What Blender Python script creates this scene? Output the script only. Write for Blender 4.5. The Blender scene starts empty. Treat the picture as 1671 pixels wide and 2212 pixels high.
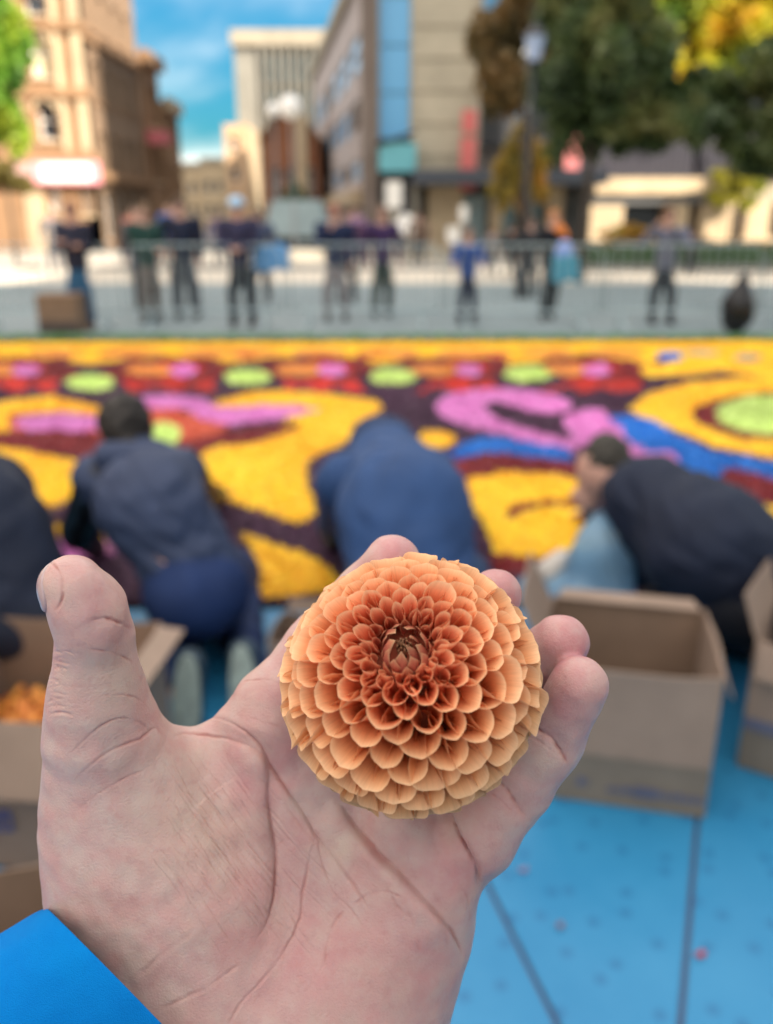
import bpy, math, random
import numpy as np
from mathutils import Vector
random.seed(7); rng = np.random.default_rng(7)
SC = bpy.context.scene
COL = SC.collection
# ---------------------------------------------------------------- camera
F = 1850.0; CX = 835.5; CY = 1106.0; PITCH = math.radians(19.1); HC = 1.5
cam_d = bpy.data.cameras.new('camera'); cam = bpy.data.objects.new('camera', cam_d); COL.objects.link(cam)
cam.location = (0, 0, HC); cam.rotation_euler = (math.pi/2 - PITCH, 0, 0)
cam_d.sensor_fit = 'VERTICAL'; cam_d.sensor_height = 36.0
cam_d.lens = F/2212*36.0
cam_d.clip_start = 0.02; cam_d.clip_end = 3000
cam_d.dof.use_dof = True
cam_d.dof.focus_distance = 0.238
cam_d.dof.aperture_fstop = cam_d.lens/4.0
SC.camera = cam
SKY_A, SKY_K, SKY_T = .55, .8, (.26, 1.0, 1.25); FILL_CLOUD_AT = (15.249, 7.92, 0); FILL_CLOUD_C = (7.2, 6.6, 5.9, 1)
# ---------------------------------------------------------------- world, sun, exposure
SUN_EL = 31.0; SUN_AZ = math.degrees(math.atan2(0.75, -0.66))   # direction towards the sun: x .75, y -.66
w = bpy.data.worlds.new("World"); SC.world = w; w.use_nodes = True
nt = w.node_tree; nt.nodes.clear()
sky = nt.nodes.new('ShaderNodeTexSky'); sky.sky_type = 'NISHITA'; sky.sun_disc = False
sky.sun_elevation = math.radians(SUN_EL); sky.sun_rotation = math.radians(SUN_AZ)
sky.air_density = 1.0; sky.dust_density = 0.3; sky.ozone_density = 1.2
def nd(kind, **kw):
    q = nt.nodes.new(kind)
    for k_, v_ in kw.items(): setattr(q, k_, v_)
    return q
def vm(op, a_, b_):
    q = nd('ShaderNodeVectorMath', operation=op)
    for i_, x_ in enumerate((a_, b_)):
        if hasattr(x_, 'is_linked'): nt.links.new(x_, q.inputs[i_])
        elif x_ is not None: q.inputs[i_].default_value = x_
    return q.outputs[0] if op not in ('DOT_PRODUCT',) else q.outputs[1]
def fm(op, a_, b_=None, clamp=False):
    q = nd('ShaderNodeMath', operation=op, use_clamp=clamp)
    for i_, x_ in enumerate((a_, b_)):
        if hasattr(x_, 'is_linked'): nt.links.new(x_, q.inputs[i_])
        elif x_ is not None: q.inputs[i_].default_value = x_
    return q.outputs[0]
# clear air, evened out from horizon to zenith and a little deeper in colour, the same operation over the whole sky
lum = vm('DOT_PRODUCT', sky.outputs[0], (.2, .7, .1))
inv = fm('DIVIDE', SKY_K, fm('ADD', fm('MULTIPLY', lum, SKY_A), 1.0))
clear = vm('MULTIPLY', sky.outputs[0], SKY_T)
sc1 = nd('ShaderNodeVectorMath', operation='SCALE'); nt.links.new(clear, sc1.inputs[0]); nt.links.new(inv, sc1.inputs['Scale'])
# broken high cloud added as neutral fill light, offset to leave the view clear
tcw = nd('ShaderNodeTexCoord'); sep = nd('ShaderNodeSeparateXYZ'); nt.links.new(tcw.outputs['Generated'], sep.inputs[0])
zz = fm('ADD', fm('ABSOLUTE', sep.outputs[2]), .12)
cmb = nd('ShaderNodeCombineXYZ'); nt.links.new(fm('DIVIDE', sep.outputs[0], zz), cmb.inputs[0]); nt.links.new(fm('DIVIDE', sep.outputs[1], zz), cmb.inputs[1])
mpw = nd('ShaderNodeMapping'); nt.links.new(cmb.outputs[0], mpw.inputs[0]); mpw.inputs['Location'].default_value = FILL_CLOUD_AT
mpw.inputs['Scale'].default_value = (.30, .22, 1)
nzw = nd('ShaderNodeTexNoise'); nzw.inputs['Scale'].default_value = 1.0; nzw.inputs['Detail'].default_value = 9; nzw.inputs['Roughness'].default_value = .55
nzw.inputs['Distortion'].default_value = .4; nt.links.new(mpw.outputs[0], nzw.inputs['Vector'])
mrw = nd('ShaderNodeMapRange'); mrw.interpolation_type = 'SMOOTHSTEP'; mrw.inputs[1].default_value = .40; mrw.inputs[2].default_value = .60
nt.links.new(nzw.outputs['Fac'], mrw.inputs[0])
mxw = nd('ShaderNodeMix', data_type='RGBA'); nt.links.new(mrw.outputs[0], mxw.inputs[0]); nt.links.new(sc1.outputs[0], mxw.inputs[6])
mxw.inputs[7].default_value = FILL_CLOUD_C
bg = nt.nodes.new('ShaderNodeBackground'); bg.inputs['Strength'].default_value = 0.15
wo = nt.nodes.new('ShaderNodeOutputWorld')
nt.links.new(mxw.outputs[2], bg.inputs[0]); nt.links.new(bg.outputs[0], wo.inputs[0])
sl = bpy.data.lights.new('sun', 'SUN'); sl.energy = 4.6; sl.angle = math.radians(0.5); sl.color = (1, .90, .76)
so = bpy.data.objects.new('sun', sl); COL.objects.link(so)
ce = math.cos(math.radians(SUN_EL))
sv = Vector((0.75*ce, -0.66*ce, math.sin(math.radians(SUN_EL))))
so.rotation_euler = sv.to_track_quat('Z', 'Y').to_euler(); so.location = (10, -10, 40)
SC.view_settings.view_transform = 'Standard'; SC.view_settings.look = 'None'
SC.view_settings.exposure = 1.5; SC.view_settings.gamma = 1.0; SC.view_settings.use_curve_mapping = False
SC.render.engine = 'CYCLES'
SC.cycles.use_denoising = True
SC.cycles.max_bounces = 8; SC.cycles.transparent_max_bounces = 8
# ---------------------------------------------------------------- geometry of the view, used only to measure where things stand
sp, cp = math.sin(PITCH), math.cos(PITCH)
def c2w(P):
    P = np.asarray(P, float)
    x, y, z = P[..., 0], P[..., 1], P[..., 2]
    return np.stack([x, y*sp + z*cp, HC + y*cp - z*sp], -1)
def w2c(P):
    P = np.asarray(P, float); X, Y, Z = P[..., 0], P[..., 1], P[..., 2]-HC
    return np.stack([X, Y*sp + Z*cp, Y*cp - Z*sp], -1)
def cpx(x, y, z): return np.array([(x-CX)*z/F, (CY-y)*z/F, z])
def ray(x, y): return c2w(cpx(x, y, 1.0)) - np.array([0, 0, HC])
def Q(x, y, h=0.0):
    r = ray(x, y); t = (h-HC)/r[2]; return np.array([0, 0, HC]) + r*t
def W(x, y, Y):
    r = ray(x, y); t = Y/r[1]; return np.array([0, 0, HC]) + r*t
def wpx(P):
    c = w2c(P); z = np.maximum(c[..., 2], 1e-3)
    return np.stack([CX + c[..., 0]*F/z, CY - c[..., 1]*F/z], -1)
# ---------------------------------------------------------------- materials
def mat(name, col, rough=.6, noise=None, bump=None, spec=.35, metal=0, sss=0, sssr=(1, .4, .25), trans=0, emit=None):
    m = bpy.data.materials.new(name); m.use_nodes = True
    n = m.node_tree; b = n.nodes['Principled BSDF']
    b.inputs['Base Color'].default_value = (*col, 1); b.inputs['Roughness'].default_value = rough
    b.inputs['Specular IOR Level'].default_value = spec; b.inputs['Metallic'].default_value = metal
    tc = n.nodes.new('ShaderNodeTexCoord')
    if sss:
        b.inputs['Subsurface Weight'].default_value = sss; b.inputs['Subsurface Radius'].default_value = sssr
        b.inputs['Subsurface Scale'].default_value = .006
    if noise:
        sc_, amt = noise[0], noise[1]; col2 = noise[2] if len(noise) > 2 else tuple(c*(1-amt) for c in col)
        t = n.nodes.new('ShaderNodeTexNoise'); t.inputs['Scale'].default_value = sc_; t.inputs['Detail'].default_value = 6
        t.inputs['Roughness'].default_value = .62
        r = n.nodes.new('ShaderNodeValToRGB'); r.color_ramp.elements[0].position = .35; r.color_ramp.elements[1].position = .65
        r.color_ramp.elements[0].color = (*col2, 1); r.color_ramp.elements[1].color = (*col, 1)
        n.links.new(tc.outputs['Object'], t.inputs['Vector']); n.links.new(t.outputs['Fac'], r.inputs['Fac'])
        n.links.new(r.outputs[0], b.inputs['Base Color'])
    if bump:
        t2 = n.nodes.new('ShaderNodeTexNoise'); t2.inputs['Scale'].default_value = bump[0]; t2.inputs['Detail'].default_value = 5
        bp = n.nodes.new('ShaderNodeBump'); bp.inputs['Strength'].default_value = bump[1]; bp.inputs['Distance'].default_value = bump[2]
        n.links.new(tc.outputs['Object'], t2.inputs['Vector']); n.links.new(t2.outputs['Fac'], bp.inputs['Height'])
        n.links.new(bp.outputs[0], b.inputs['Normal'])
    return m
# ---------------------------------------------------------------- objects
def tag(o, label=None, cat=None, group=None, kind=None):
    if label: o['label'] = label
    if cat: o['category'] = cat
    if group: o['group'] = group
    if kind: o['kind'] = kind
    return o
def thing(name, loc, label, cat, group=None, rz=0):
    o = bpy.data.objects.new(name, None); COL.objects.link(o); o.location = Vector([float(c) for c in loc]); o.rotation_euler[2] = rz
    o.empty_display_size = .1
    return tag(o, label, cat, group)
def link(name, me, parent=None, m=None, world=True):
    o = bpy.data.objects.new(name, me); COL.objects.link(o)
    if m: me.materials.append(m)
    if parent:
        o.parent = parent
        if world:      # mesh given in world coordinates
            o.matrix_parent_inverse = wm(parent).inverted()
    return o
from mathutils import Matrix, Euler
def wm(o):
    M = Matrix.Translation(o.location) @ o.rotation_euler.to_matrix().to_4x4()
    if o.parent: M = wm(o.parent) @ o.matrix_parent_inverse @ M
    return M
def fmesh(name, V, Fc, smooth=True):
    V = np.asarray(V, np.float32); Fc = np.asarray(Fc, np.int32)
    me = bpy.data.meshes.new(name); k = Fc.shape[1]
    me.vertices.add(len(V)); me.vertices.foreach_set('co', V.ravel())
    me.loops.add(Fc.size); me.loops.foreach_set('vertex_index', Fc.ravel())
    me.polygons.add(len(Fc)); me.polygons.foreach_set('loop_start', np.arange(0, Fc.size, k, dtype=np.int32))
    me.polygons.foreach_set('loop_total', np.full(len(Fc), k, np.int32))
    if smooth: me.polygons.foreach_set('use_smooth', np.ones(len(Fc), bool))
    me.update(calc_edges=True); me.validate()
    return me
class MB:
    def __init__(s): s.v = []; s.f = []
    def add(s, v, f):
        o = len(s.v); s.v += [tuple(map(float, p)) for p in v]; s.f += [tuple(i+o for i in q) for q in f]; return s
    def box(s, x0, x1, y0, y1, z0, z1):
        return s.add([(x0,y0,z0),(x1,y0,z0),(x1,y1,z0),(x0,y1,z0),(x0,y0,z1),(x1,y0,z1),(x1,y1,z1),(x0,y1,z1)],
                     [(0,3,2,1),(4,5,6,7),(0,1,5,4),(1,2,6,5),(2,3,7,6),(3,0,4,7)])
    def slab(s, quad, th):      # four world points, given thickness along their normal
        q = [Vector([float(c) for c in p]) for p in quad]; n = (q[1]-q[0]).cross(q[3]-q[0]).normalized()*th
        return s.add([*q, *[p+n for p in q]], [(0,3,2,1),(4,5,6,7),(0,1,5,4),(1,2,6,5),(2,3,7,6),(3,0,4,7)])
    def tube(s, pts, rs, n=10, cap=True):
        pts = [Vector([float(c) for c in p]) for p in pts]
        if not hasattr(rs, '__len__'): rs = [rs]*len(pts)
        o = len(s.v); up = Vector((0.13, .31, .94))
        for i, p in enumerate(pts):
            d = (pts[min(i+1, len(pts)-1)]-pts[max(i-1, 0)]).normalized()
            if abs(d.dot(up)) > .9: u = d.cross(Vector((1, .05, 0))).normalized()
            else: u = d.cross(up).normalized()
            v = d.cross(u)
            for k in range(n):
                a = 2*math.pi*k/n; s.v.append(tuple(p + (u*math.cos(a)+v*math.sin(a))*rs[i]))
        for i in range(len(pts)-1):
            for k in range(n):
                s.f.append((o+i*n+k, o+i*n+(k+1)%n, o+(i+1)*n+(k+1)%n, o+(i+1)*n+k))
        if cap:
            s.f.append(tuple(o+k for k in range(n))[::-1]); s.f.append(tuple(o+(len(pts)-1)*n+k for k in range(n)))
        return s
    def sphere(s, c, r, nu=14, nv=9):
        r = r if hasattr(r, '__len__') else (r, r, r); o = len(s.v)
        for j in range(nv+1):
            t = math.pi*j/nv
            for i in range(nu):
                a = 2*math.pi*i/nu; s.v.append((c[0]+r[0]*math.sin(t)*math.cos(a), c[1]+r[1]*math.sin(t)*math.sin(a), c[2]+r[2]*math.cos(t)))
        for j in range(nv):
            for i in range(nu):
                s.f.append((o+j*nu+i, o+(j+1)*nu+i, o+(j+1)*nu+(i+1)%nu, o+j*nu+(i+1)%nu))
        return s
    def build(s, name, m, parent=None, world=True, smooth=False):
        me = bpy.data.meshes.new(name); me.from_pydata(s.v, [], s.f); me.validate()
        if smooth: me.polygons.foreach_set('use_smooth', [True]*len(me.polygons))
        return link(name, me, parent, m, world)
# ---------------------------------------------------------------- implicit surfaces -> one continuous mesh
class SDF:
    """groups of rounded limbs that blend smoothly; a group: (k_to_rest, [(kind, ...., k)])"""
    def __init__(s, groups, noise=None): s.g = groups; s.noise = noise
    @staticmethod
    def prim(p, P):
        if p[0] == 'c':     # capsule a,b,ra,rb,squash (depth axis = third axis)
            _, a, b, ra, rb, q, k = p
            A = np.array(a, np.float32); B = np.array(b, np.float32); sc_ = np.array([1, 1, 1/q], np.float32)
            pa = (P-A)*sc_; ba = (B-A)*sc_; t = np.clip((pa@ba)/max(float(ba@ba), 1e-12), 0, 1)
            d = np.linalg.norm(pa - t[..., None]*ba, axis=-1) - (ra+(rb-ra)*t)
            return d*(q if q < 1 else 1), k
        _, c, M, r, k = p   # ellipsoid with rotation rows M
        L = (P-np.array(c, np.float32))
        if M is not None: L = L@np.array(M, np.float32).T
        r = np.array(r, np.float32); k0 = np.linalg.norm(L/r, axis=-1); k1 = np.linalg.norm(L/(r*r), axis=-1)
        return k0*(k0-1)/np.maximum(k1, 1e-9), k
    @staticmethod
    def smin(a, b, k):
        if k <= 0: return np.minimum(a, b)
        h = np.clip(.5+.5*(b-a)/k, 0, 1); return b+(a-b)*h - k*h*(1-h)
    def __call__(s, P):
        P = P.astype(np.float32); out = None
        for kg, prims in s.g:
            d = None
            for p in prims:
                v, k = s.prim(p, P); d = v if d is None else s.smin(d, v, k)
            out = d if out is None else s.smin(out, d, kg)
        if s.noise is not None: out = out + s.noise(P)
        return out
    def bounds(s, pad):
        lo = np.full(3, 1e9); hi = -lo
        for _, prims in s.g:
            for p in prims:
                if p[0] == 'c': pts = [(p[1], p[3]), (p[2], p[4])]
                else: pts = [(p[1], max(p[3]))]
                for c, r in pts: lo = np.minimum(lo, np.array(c)-r-pad); hi = np.maximum(hi, np.array(c)+r+pad)
        return lo, hi
def nets(sdf, h, lo=None, hi=None):
    a, b = sdf.bounds(2.5*h)
    lo = a if lo is None else lo; hi = b if hi is None else hi
    n = np.ceil((hi-lo)/h).astype(int)+1
    gy, gz = np.meshgrid(lo[1]+h*np.arange(n[1]), lo[2]+h*np.arange(n[2]), indexing='ij')
    Vv = np.empty(n, np.float32)
    step = max(1, int(400000/(n[1]*n[2])))
    for i in range(0, n[0], step):
        xs = lo[0]+h*np.arange(i, min(n[0], i+step))
        P = np.empty((len(xs), n[1], n[2], 3), np.float32); P[..., 0] = xs[:, None, None]; P[..., 1] = gy; P[..., 2] = gz
        Vv[i:i+len(xs)] = sdf(P.reshape(-1, 3)).reshape(len(xs), n[1], n[2])
    ins = Vv < 0
    c = sum(ins[i:n[0]-1+i, j:n[1]-1+j, k:n[2]-1+k].astype(np.int8) for i in (0,1) for j in (0,1) for k in (0,1))
    act = (c > 0) & (c < 8); I = np.argwhere(act); ids = np.full(act.shape, -1, np.int64); ids[act] = np.arange(len(I))
    acc = np.zeros((len(I), 3)); cnt = np.zeros(len(I))
    for ax in range(3):
        o1, o2 = [a_ for a_ in range(3) if a_ != ax]
        for p in (0, 1):
            for q in (0, 1):
                A = I.copy(); A[:, o1] += p; A[:, o2] += q; B = A.copy(); B[:, ax] += 1
                va = Vv[A[:, 0], A[:, 1], A[:, 2]]; vb = Vv[B[:, 0], B[:, 1], B[:, 2]]
                m = (va < 0) != (vb < 0); t = np.where(m, va/np.where(m, va-vb, 1), 0)
                pt = A.astype(float); pt[:, ax] += t; acc[m] += pt[m]; cnt[m] += 1
    verts = lo + h*acc/cnt[:, None]
    faces = []
    for ax in range(3):
        o1, o2 = (ax+1) % 3, (ax+2) % 3
        s1 = [slice(None)]*3; s2 = [slice(None)]*3; s1[ax] = slice(0, -1); s2[ax] = slice(1, None)
        ch = ins[tuple(s1)] != ins[tuple(s2)]
        E = np.argwhere(ch); E = E[(E[:, o1] > 0) & (E[:, o2] > 0) & (E[:, o1] < n[o1]-1) & (E[:, o2] < n[o2]-1)]
        f = []
        for d1, d2 in ((1, 1), (0, 1), (0, 0), (1, 0)):
            C = E.copy(); C[:, o1] -= d1; C[:, o2] -= d2; f.append(ids[C[:, 0], C[:, 1], C[:, 2]])
        f = np.stack(f, 1); inn = ins[E[:, 0], E[:, 1], E[:, 2]]
        f[~inn] = f[~inn][:, ::-1]; faces.append(f)
    faces = np.concatenate(faces); faces = faces[(faces >= 0).all(1)]
    return verts, faces
def subdiv(V, Fq):
    E = np.concatenate([Fq[:, [i, (i+1) % 4]] for i in range(4)]); E.sort(1)
    key = E[:, 0]*(len(V)+1)+E[:, 1]; u, first, inv = np.unique(key, return_index=True, return_inverse=True)
    em = V[E[first]].mean(1); fc = V[Fq].mean(1); nv, ne = len(V), len(em); m = len(Fq)
    e = [nv+inv[i*m:(i+1)*m] for i in range(4)]; c = nv+ne+np.arange(m)
    NF = np.concatenate([np.stack([Fq[:, i], e[i], c, e[i-1]], 1) for i in range(4)])
    return np.concatenate([V, em, fc]), NF
def grad(sdf, P, e):
    g = np.stack([sdf(P+d)-sdf(P-d) for d in np.eye(3)*e], -1); return g/(np.linalg.norm(g, axis=-1, keepdims=True)+1e-12)
def project(sdf, V, e, it=2):
    for _ in range(it):
        d = sdf(V); g = grad(sdf, V, e); V = V - g*np.clip(d, -2*e, 2*e)[:, None]
    return V
def blob(name, groups, h, m, parent=None, noise=None, proj=True):
    s = SDF(groups, noise); V, Fq = nets(s, h)
    if proj: V = project(s, V, h*.4, 1)
    return link(name, fmesh(name, V, Fq), parent, m)
def folds(amp, freq, seed=0):
    r = np.random.default_rng(seed); K = r.normal(size=(5, 3))*freq; ph = r.uniform(0, 6.3, 5)
    def f(P):
        s = 0
        for i in range(5): s = s + np.sin(P@K[i].astype(np.float32)+ph[i] + 1.3*np.sin(P@K[(i+2) % 5].astype(np.float32)*.6))
        return amp*s/3
    return f
# ================================================================ ground
pav = mat('paving', (.185, .23, .245), .75, noise=(.35, .12, (.22, .225, .22)), bump=(40, .15, .01))
asph = mat('asphalt', (.50, .45, .38), .8, noise=(.8, .2))
def structure(name, mb, m, **k): o = mb.build(name, m, **k); o['kind'] = 'structure'; return o
g = MB(); g.box(-400, 400, -120, 600, -.30, -.012); structure('ground', g, mat('earth', (.13, .125, .12), .9))
# paving of the square: bands of long flagstones, each band proud or low by a few millimetres
pl = MB()
structure('square_paving', MB().box(-46, 46, -40, 20.1, -.010, -.004), pav)
structure('plaza', MB().box(-46, 46, 20.1, 26.0, -.010, -.003), mat('plaza_stone', (.62, .55, .45), .8, noise=(.6, .15)))
structure('street', MB().box(-46, 46, 26.3, 33, -.010, -.002), asph)
structure('pavement', MB().box(-46, 46, 33.2, 36, -.01, .13), mat('kerbstone', (.40, .38, .34), .8, noise=(2, .2)))
structure('kerb', MB().box(-46, 46, 26.0, 26.3, -.01, .11), mat('kerb_granite', (.36, .35, .33), .8, noise=(3, .25)))
pavers = thing('paving_course', (0, 12, 0), 'rows of long grey paving slabs crossing the square behind the flower carpet', 'paving slabs')
slab_mats = [mat('slab%d' % i, c, .72, noise=(2.5, .15)) for i, c in enumerate([(.185,.235,.25), (.17,.215,.23), (.205,.25,.262)])]
row = 0; y = 11.25
while y < 20:
    dy = .62; x = -9-(row % 3)*.4
    while x < 9.5:
        L = 1.5
        if abs(x+L/2)/y < .56:
            m_ = MB().box(x, x+L-.012, y, y+dy-.012, -.002, .006+random.uniform(-.002, .003))
            o = m_.build('slab', slab_mats[random.randrange(3)], pavers)
        x += L
    y += dy; row += 1
pavers['kind'] = 'structure'
# ================================================================ flower carpet
CY0, CY1 = 3.12, 10.75
A_ = (.050, .007, .040); Yl = (.86, .50, .012); Og = (.86, .33, .06); Rd = (.20, .004, .009); Rb = (.62, .025, .012)
Pk = (.72, .24, .60); Bl = (.0, .17, .62); Lm = (.60, .78, .22); Sa = (.60, .10, .045); Gr = (.05, .14, .03); Gy = (.40, .38, .30)
colors = {'purple': A_, 'yellow': Yl, 'orange': Og, 'dark_red': Rd, 'red': Rb, 'pink': Pk, 'blue': Bl, 'lime': Lm, 'salmon': Sa, 'grey': Gy}
def ell(cx, cy, rx, ry, n=28, wob=.06, sd=0):
    r = np.random.default_rng(abs(int(cx*7+cy)+sd)); ph = r.uniform(0, 6.3, 3)
    return [(cx+rx*math.cos(a)*(1+wob*math.sin(3*a+ph[0])), cy+ry*math.sin(a)*(1+wob*math.sin(4*a+ph[1]))) for a in np.linspace(0, 2*math.pi, n, endpoint=False)]
PAT = []
def pat(c, pts): PAT.append((c, np.array(pts, float)))
pat('yellow', [(-900,748),(2600,741),(2600,806),(1900,800),(1380,806),(1345,784),(1260,772),(1110,792),(960,776),(810,792),(650,775),(500,790),(350,775),(200,794),(50,777),(-100,794),(-400,775),(-900,790)])
for cx in (-330, -100, 120, 285, 450, 545, 690, 850, 1010, 1180, 1330): pat('orange', ell(cx, 768, 62, 9))
for cx in (-60, 240, 530, 800, 1080): pat('salmon', ell(cx, 772, 28, 6))
for cx in (-120, 120, 300, 440, 610, 760, 905, 1060, 1215): pat('dark_red', ell(cx, 783, 40, 5))
for cx in (-350, 30, 370, 690, 985, 1262):
    k = 1-.1*abs(cx-690)/690
    pat('dark_red', ell(cx, 812, 148, 34)); pat('red', ell(cx+12, 802, 60, 13)); pat('orange', ell(cx-42, 806, 56, 13)); pat('pink', ell(cx+28, 807, 30, 13))
    pat('red', ell(cx-78, 842, 48, 13)); pat('red', ell(cx+4, 838, 32, 17)); pat('red', ell(cx+86, 841, 44, 13)); pat('purple', ell(cx-36, 852, 26, 8))
for cx, cy in ((-170, 835), (198, 833), (535, 822), (848, 819), (1140, 813)):
    pat('purple', ell(cx, cy+16, 78, 26)); pat('lime', ell(cx, cy, 51, 18))
pat('yellow', [(-300,905),(-60,895),(30,872),(110,864),(212,884),(240,905),(100,906),(0,930),(-100,950),(-300,960)])
pat('yellow', [(-100,925),(40,918),(120,925),(60,960),(-100,965)])
pat('salmon', [(20,905),(120,898),(235,905),(330,890),(430,915),(500,930),(470,950),(330,965),(100,955),(20,940)])
pat('pink', ell(130, 923, 100, 22)); pat('dark_red', [(-300,945),(0,942),(120,938),(215,945),(330,962),(320,1010),(160,998),(60,985),(-300,975)])
pat('yellow', [(440,885),(530,858),(590,852),(700,858),(805,872),(830,888),(775,925),(745,965),(665,1005),(665,1060),(692,1120),(640,1147),(560,1112),(500,1095),(460,1060),(430,1000),(420,975),(560,940),(640,915)])
pat('dark_red', [(380,962),(480,945),(560,930),(652,922),(640,937),(560,965),(480,972),(430,992),(390,1014),(350,985)])
pat('salmon', [(300,892),(380,884),(430,915),(500,930),(470,950),(400,962),(330,950),(310,920)])
pat('pink', [(265,882),(300,864),(370,861),(440,867),(470,888),(560,884),(640,884),(695,894),(640,906),(560,921),(490,927),(430,915),(400,890),(330,892)])
pat('lime', ell(358, 950, 36, 28))
pat('yellow', [(-260,980),(0,975),(60,985),(160,1005),(230,1060),(150,1092),(90,1117),(55,1105),(30,1062),(-40,1012),(-260,1010)])
pat('yellow', [(40,1170),(130,1142),(240,1160),(240,1190),(70,1185)]); pat('pink', [(60,1185),(200,1165),(260,1200),(160,1230),(80,1220)])
pat('yellow', [(525,1166),(600,1190),(692,1222),(760,1300),(560,1310),(552,1222)])
pat('pink', [(935,885),(960,862),(1020,849),(1100,846),(1180,855),(1228,872),(1236,890),(1205,902),(1160,899),(1110,887),(1075,873),(1042,887),(1080,917),(1140,938),(1200,953),(1255,968),(1240,988),(1180,976),(1100,951),(1010,930),(958,908)])
pat('yellow', ell(945, 958, 40, 19))
pat('blue', [(960,990),(1005,966),(1070,950),(1130,962),(1240,982),(1238,1008),(1150,1002),(1070,985),(1000,1002)])
pat('blue', [(1310,908),(1380,905),(1430,920),(1450,945),(1490,960),(1540,985),(1600,995),(1671,1005),(1900,1020),(1900,1060),(1671,1045),(1600,1025),(1560,1020),(1548,1058),(1480,1045),(1400,1022),(1300,990)])
pat('pink', [(1212,912),(1260,893),(1305,894),(1322,918),(1347,935),(1352,960),(1400,985),(1460,990),(1467,1014),(1420,1018),(1350,1008),(1275,988),(1235,955)])
pat('dark_red', [(982,1006),(1070,985),(1150,998),(1240,1007),(1300,1040),(1180,1034),(1100,1030),(988,1047)])
pat('yellow', [(988,1047),(1100,1030),(1200,1034),(1270,1050),(1400,1110),(1400,1180),(1250,1222),(1130,1217),(1070,1212),(1040,1140),(1020,1100),(1000,1075)])
pat('dark_red', [(1088,1124),(1120,1101),(1180,1093),(1400,1090),(1400,1118),(1250,1109),(1180,1107),(1122,1122),(1100,1138)])
pat('dark_red', [(1060,1213),(1160,1217),(1400,1220),(1300,1260),(1060,1260)])
pat('yellow', [(1352,892),(1400,860),(1480,835),(1600,824),(1750,828),(1950,880),(1950,990),(1750,1004),(1671,1002),(1600,987),(1540,976),(1500,956),(1450,936),(1400,913)])
pat('dark_red', ell(1648, 907, 148, 52)); pat('lime', ell(1650, 904, 105, 42, wob=.03))
pat('yellow', [(1378,806),(1450,786),(1671,762),(2100,765),(2100,840),(1671,830),(1600,815),(1560,808),(1500,815),(1400,822)])
pat('dark_red', [(1400,790),(1440,776),(1460,785),(1430,797)]); pat('blue', [(1420,768),(1470,765),(1472,784),(1425,786)]); pat('grey', ell(1615, 779, 30, 9)); pat('grey', ell(1515, 768, 40, 6))
pat('dark_red', [(1560,1020),(1600,1025),(1671,1045),(1900,1090),(1900,1150),(1671,1098),(1600,1092),(1552,1062)])
pat('yellow', [(1595,1088),(1671,1108),(1900,1160),(1900,1260),(1700,1190),(1640,1142)])
def pip(P, poly):
    x, y = P[:, 0], P[:, 1]; ins = np.zeros(len(P), bool); n_ = len(poly)
    for i in range(n_):
        x0, y0 = poly[i]; x1, y1 = poly[i-1]
        c = ((y0 > y) != (y1 > y))
        with np.errstate(divide='ignore', invalid='ignore'): ins ^= c & (x < (x1-x0)*(y-y0)/(y1-y0+1e-12)+x0)
    return ins
cr = np.random.default_rng(11)
def classify(P):
    P3 = np.concatenate([P, np.zeros((len(P), 1))], 1)
    wx = folds(.018, 14, 3)(P3*1.0); wy = folds(.02, 13, 9)(P3*1.0)
    q = P3.copy(); q[:, 0] += wx*.7; q[:, 1] += wy*.7
    pp = wpx(q); out = np.full(len(P), 'purple', object)
    for c, poly in PAT: out[pip(pp, poly)] = c
    return out
carpet = thing('flower_carpet', (0, 7, 0), 'wide patterned flower carpet of yellow, pink, blue and dark red petals on the square', 'flower carpet')
# bed under the petals, a fine relief grid, one piece per colour
gx = np.arange(-8.4, 8.41, .05); gyv = np.arange(CY0, CY1+.01, .05)
GX, GY = np.meshgrid(gx, gyv, indexing='ij'); GP = np.stack([GX.ravel(), GY.ravel()], 1)
GZ = .022+folds(.004, 6, 1)(np.concatenate([GP, 0*GP[:, :1]], 1))+cr.uniform(-.004, .004, len(GP))
nx_, ny_ = GX.shape; ci, cj = np.meshgrid(np.arange(nx_-1), np.arange(ny_-1), indexing='ij'); ci, cj = ci.ravel(), cj.ravel()
FQ = np.stack([ci*ny_+cj, (ci+1)*ny_+cj, (ci+1)*ny_+cj+1, ci*ny_+cj+1], 1); cen_ = GP[FQ].mean(1); cl = classify(cen_)
rows = []; yv = CY0
NP_ = 150000
PX = np.empty((NP_, 2)); PX[:, 1] = CY0+(CY1-CY0)*cr.random(NP_)**1.25; PX[:, 0] = (cr.random(NP_)*2-1)*np.minimum(8.4, PX[:, 1]*.56+.6)
pc = classify(PX)
def petal_mat(nm, c):
    m = mat(nm, c, .62); n = m.node_tree; b = n.nodes['Principled BSDF']
    a = n.nodes.new('ShaderNodeAttribute'); a.attribute_name = 'shade'
    hs_ = n.nodes.new('ShaderNodeMix'); hs_.data_type = 'RGBA'; hs_.inputs[6].default_value = (*[x*.62 for x in c], 1); hs_.inputs[7].default_value = (*[min(1, x*1.28+.01) for x in c], 1)
    if nm == 'yellow': hs_.inputs[6].default_value = (.86, .42, .012, 1); hs_.inputs[7].default_value = (.97, .72, .03, 1)
    n.links.new(a.outputs['Fac'], hs_.inputs[0]); n.links.new(hs_.outputs[2], b.inputs['Base Color'])
    return m
nice = {'purple': 'purple_petals', 'yellow': 'yellow_petals', 'orange': 'orange_petals', 'dark_red': 'dark_red_petals', 'red': 'red_petals', 'pink': 'pink_petals', 'blue': 'blue_petals', 'lime': 'lime_petals', 'salmon': 'salmon_petals', 'grey': 'grey_petals'}
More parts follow.
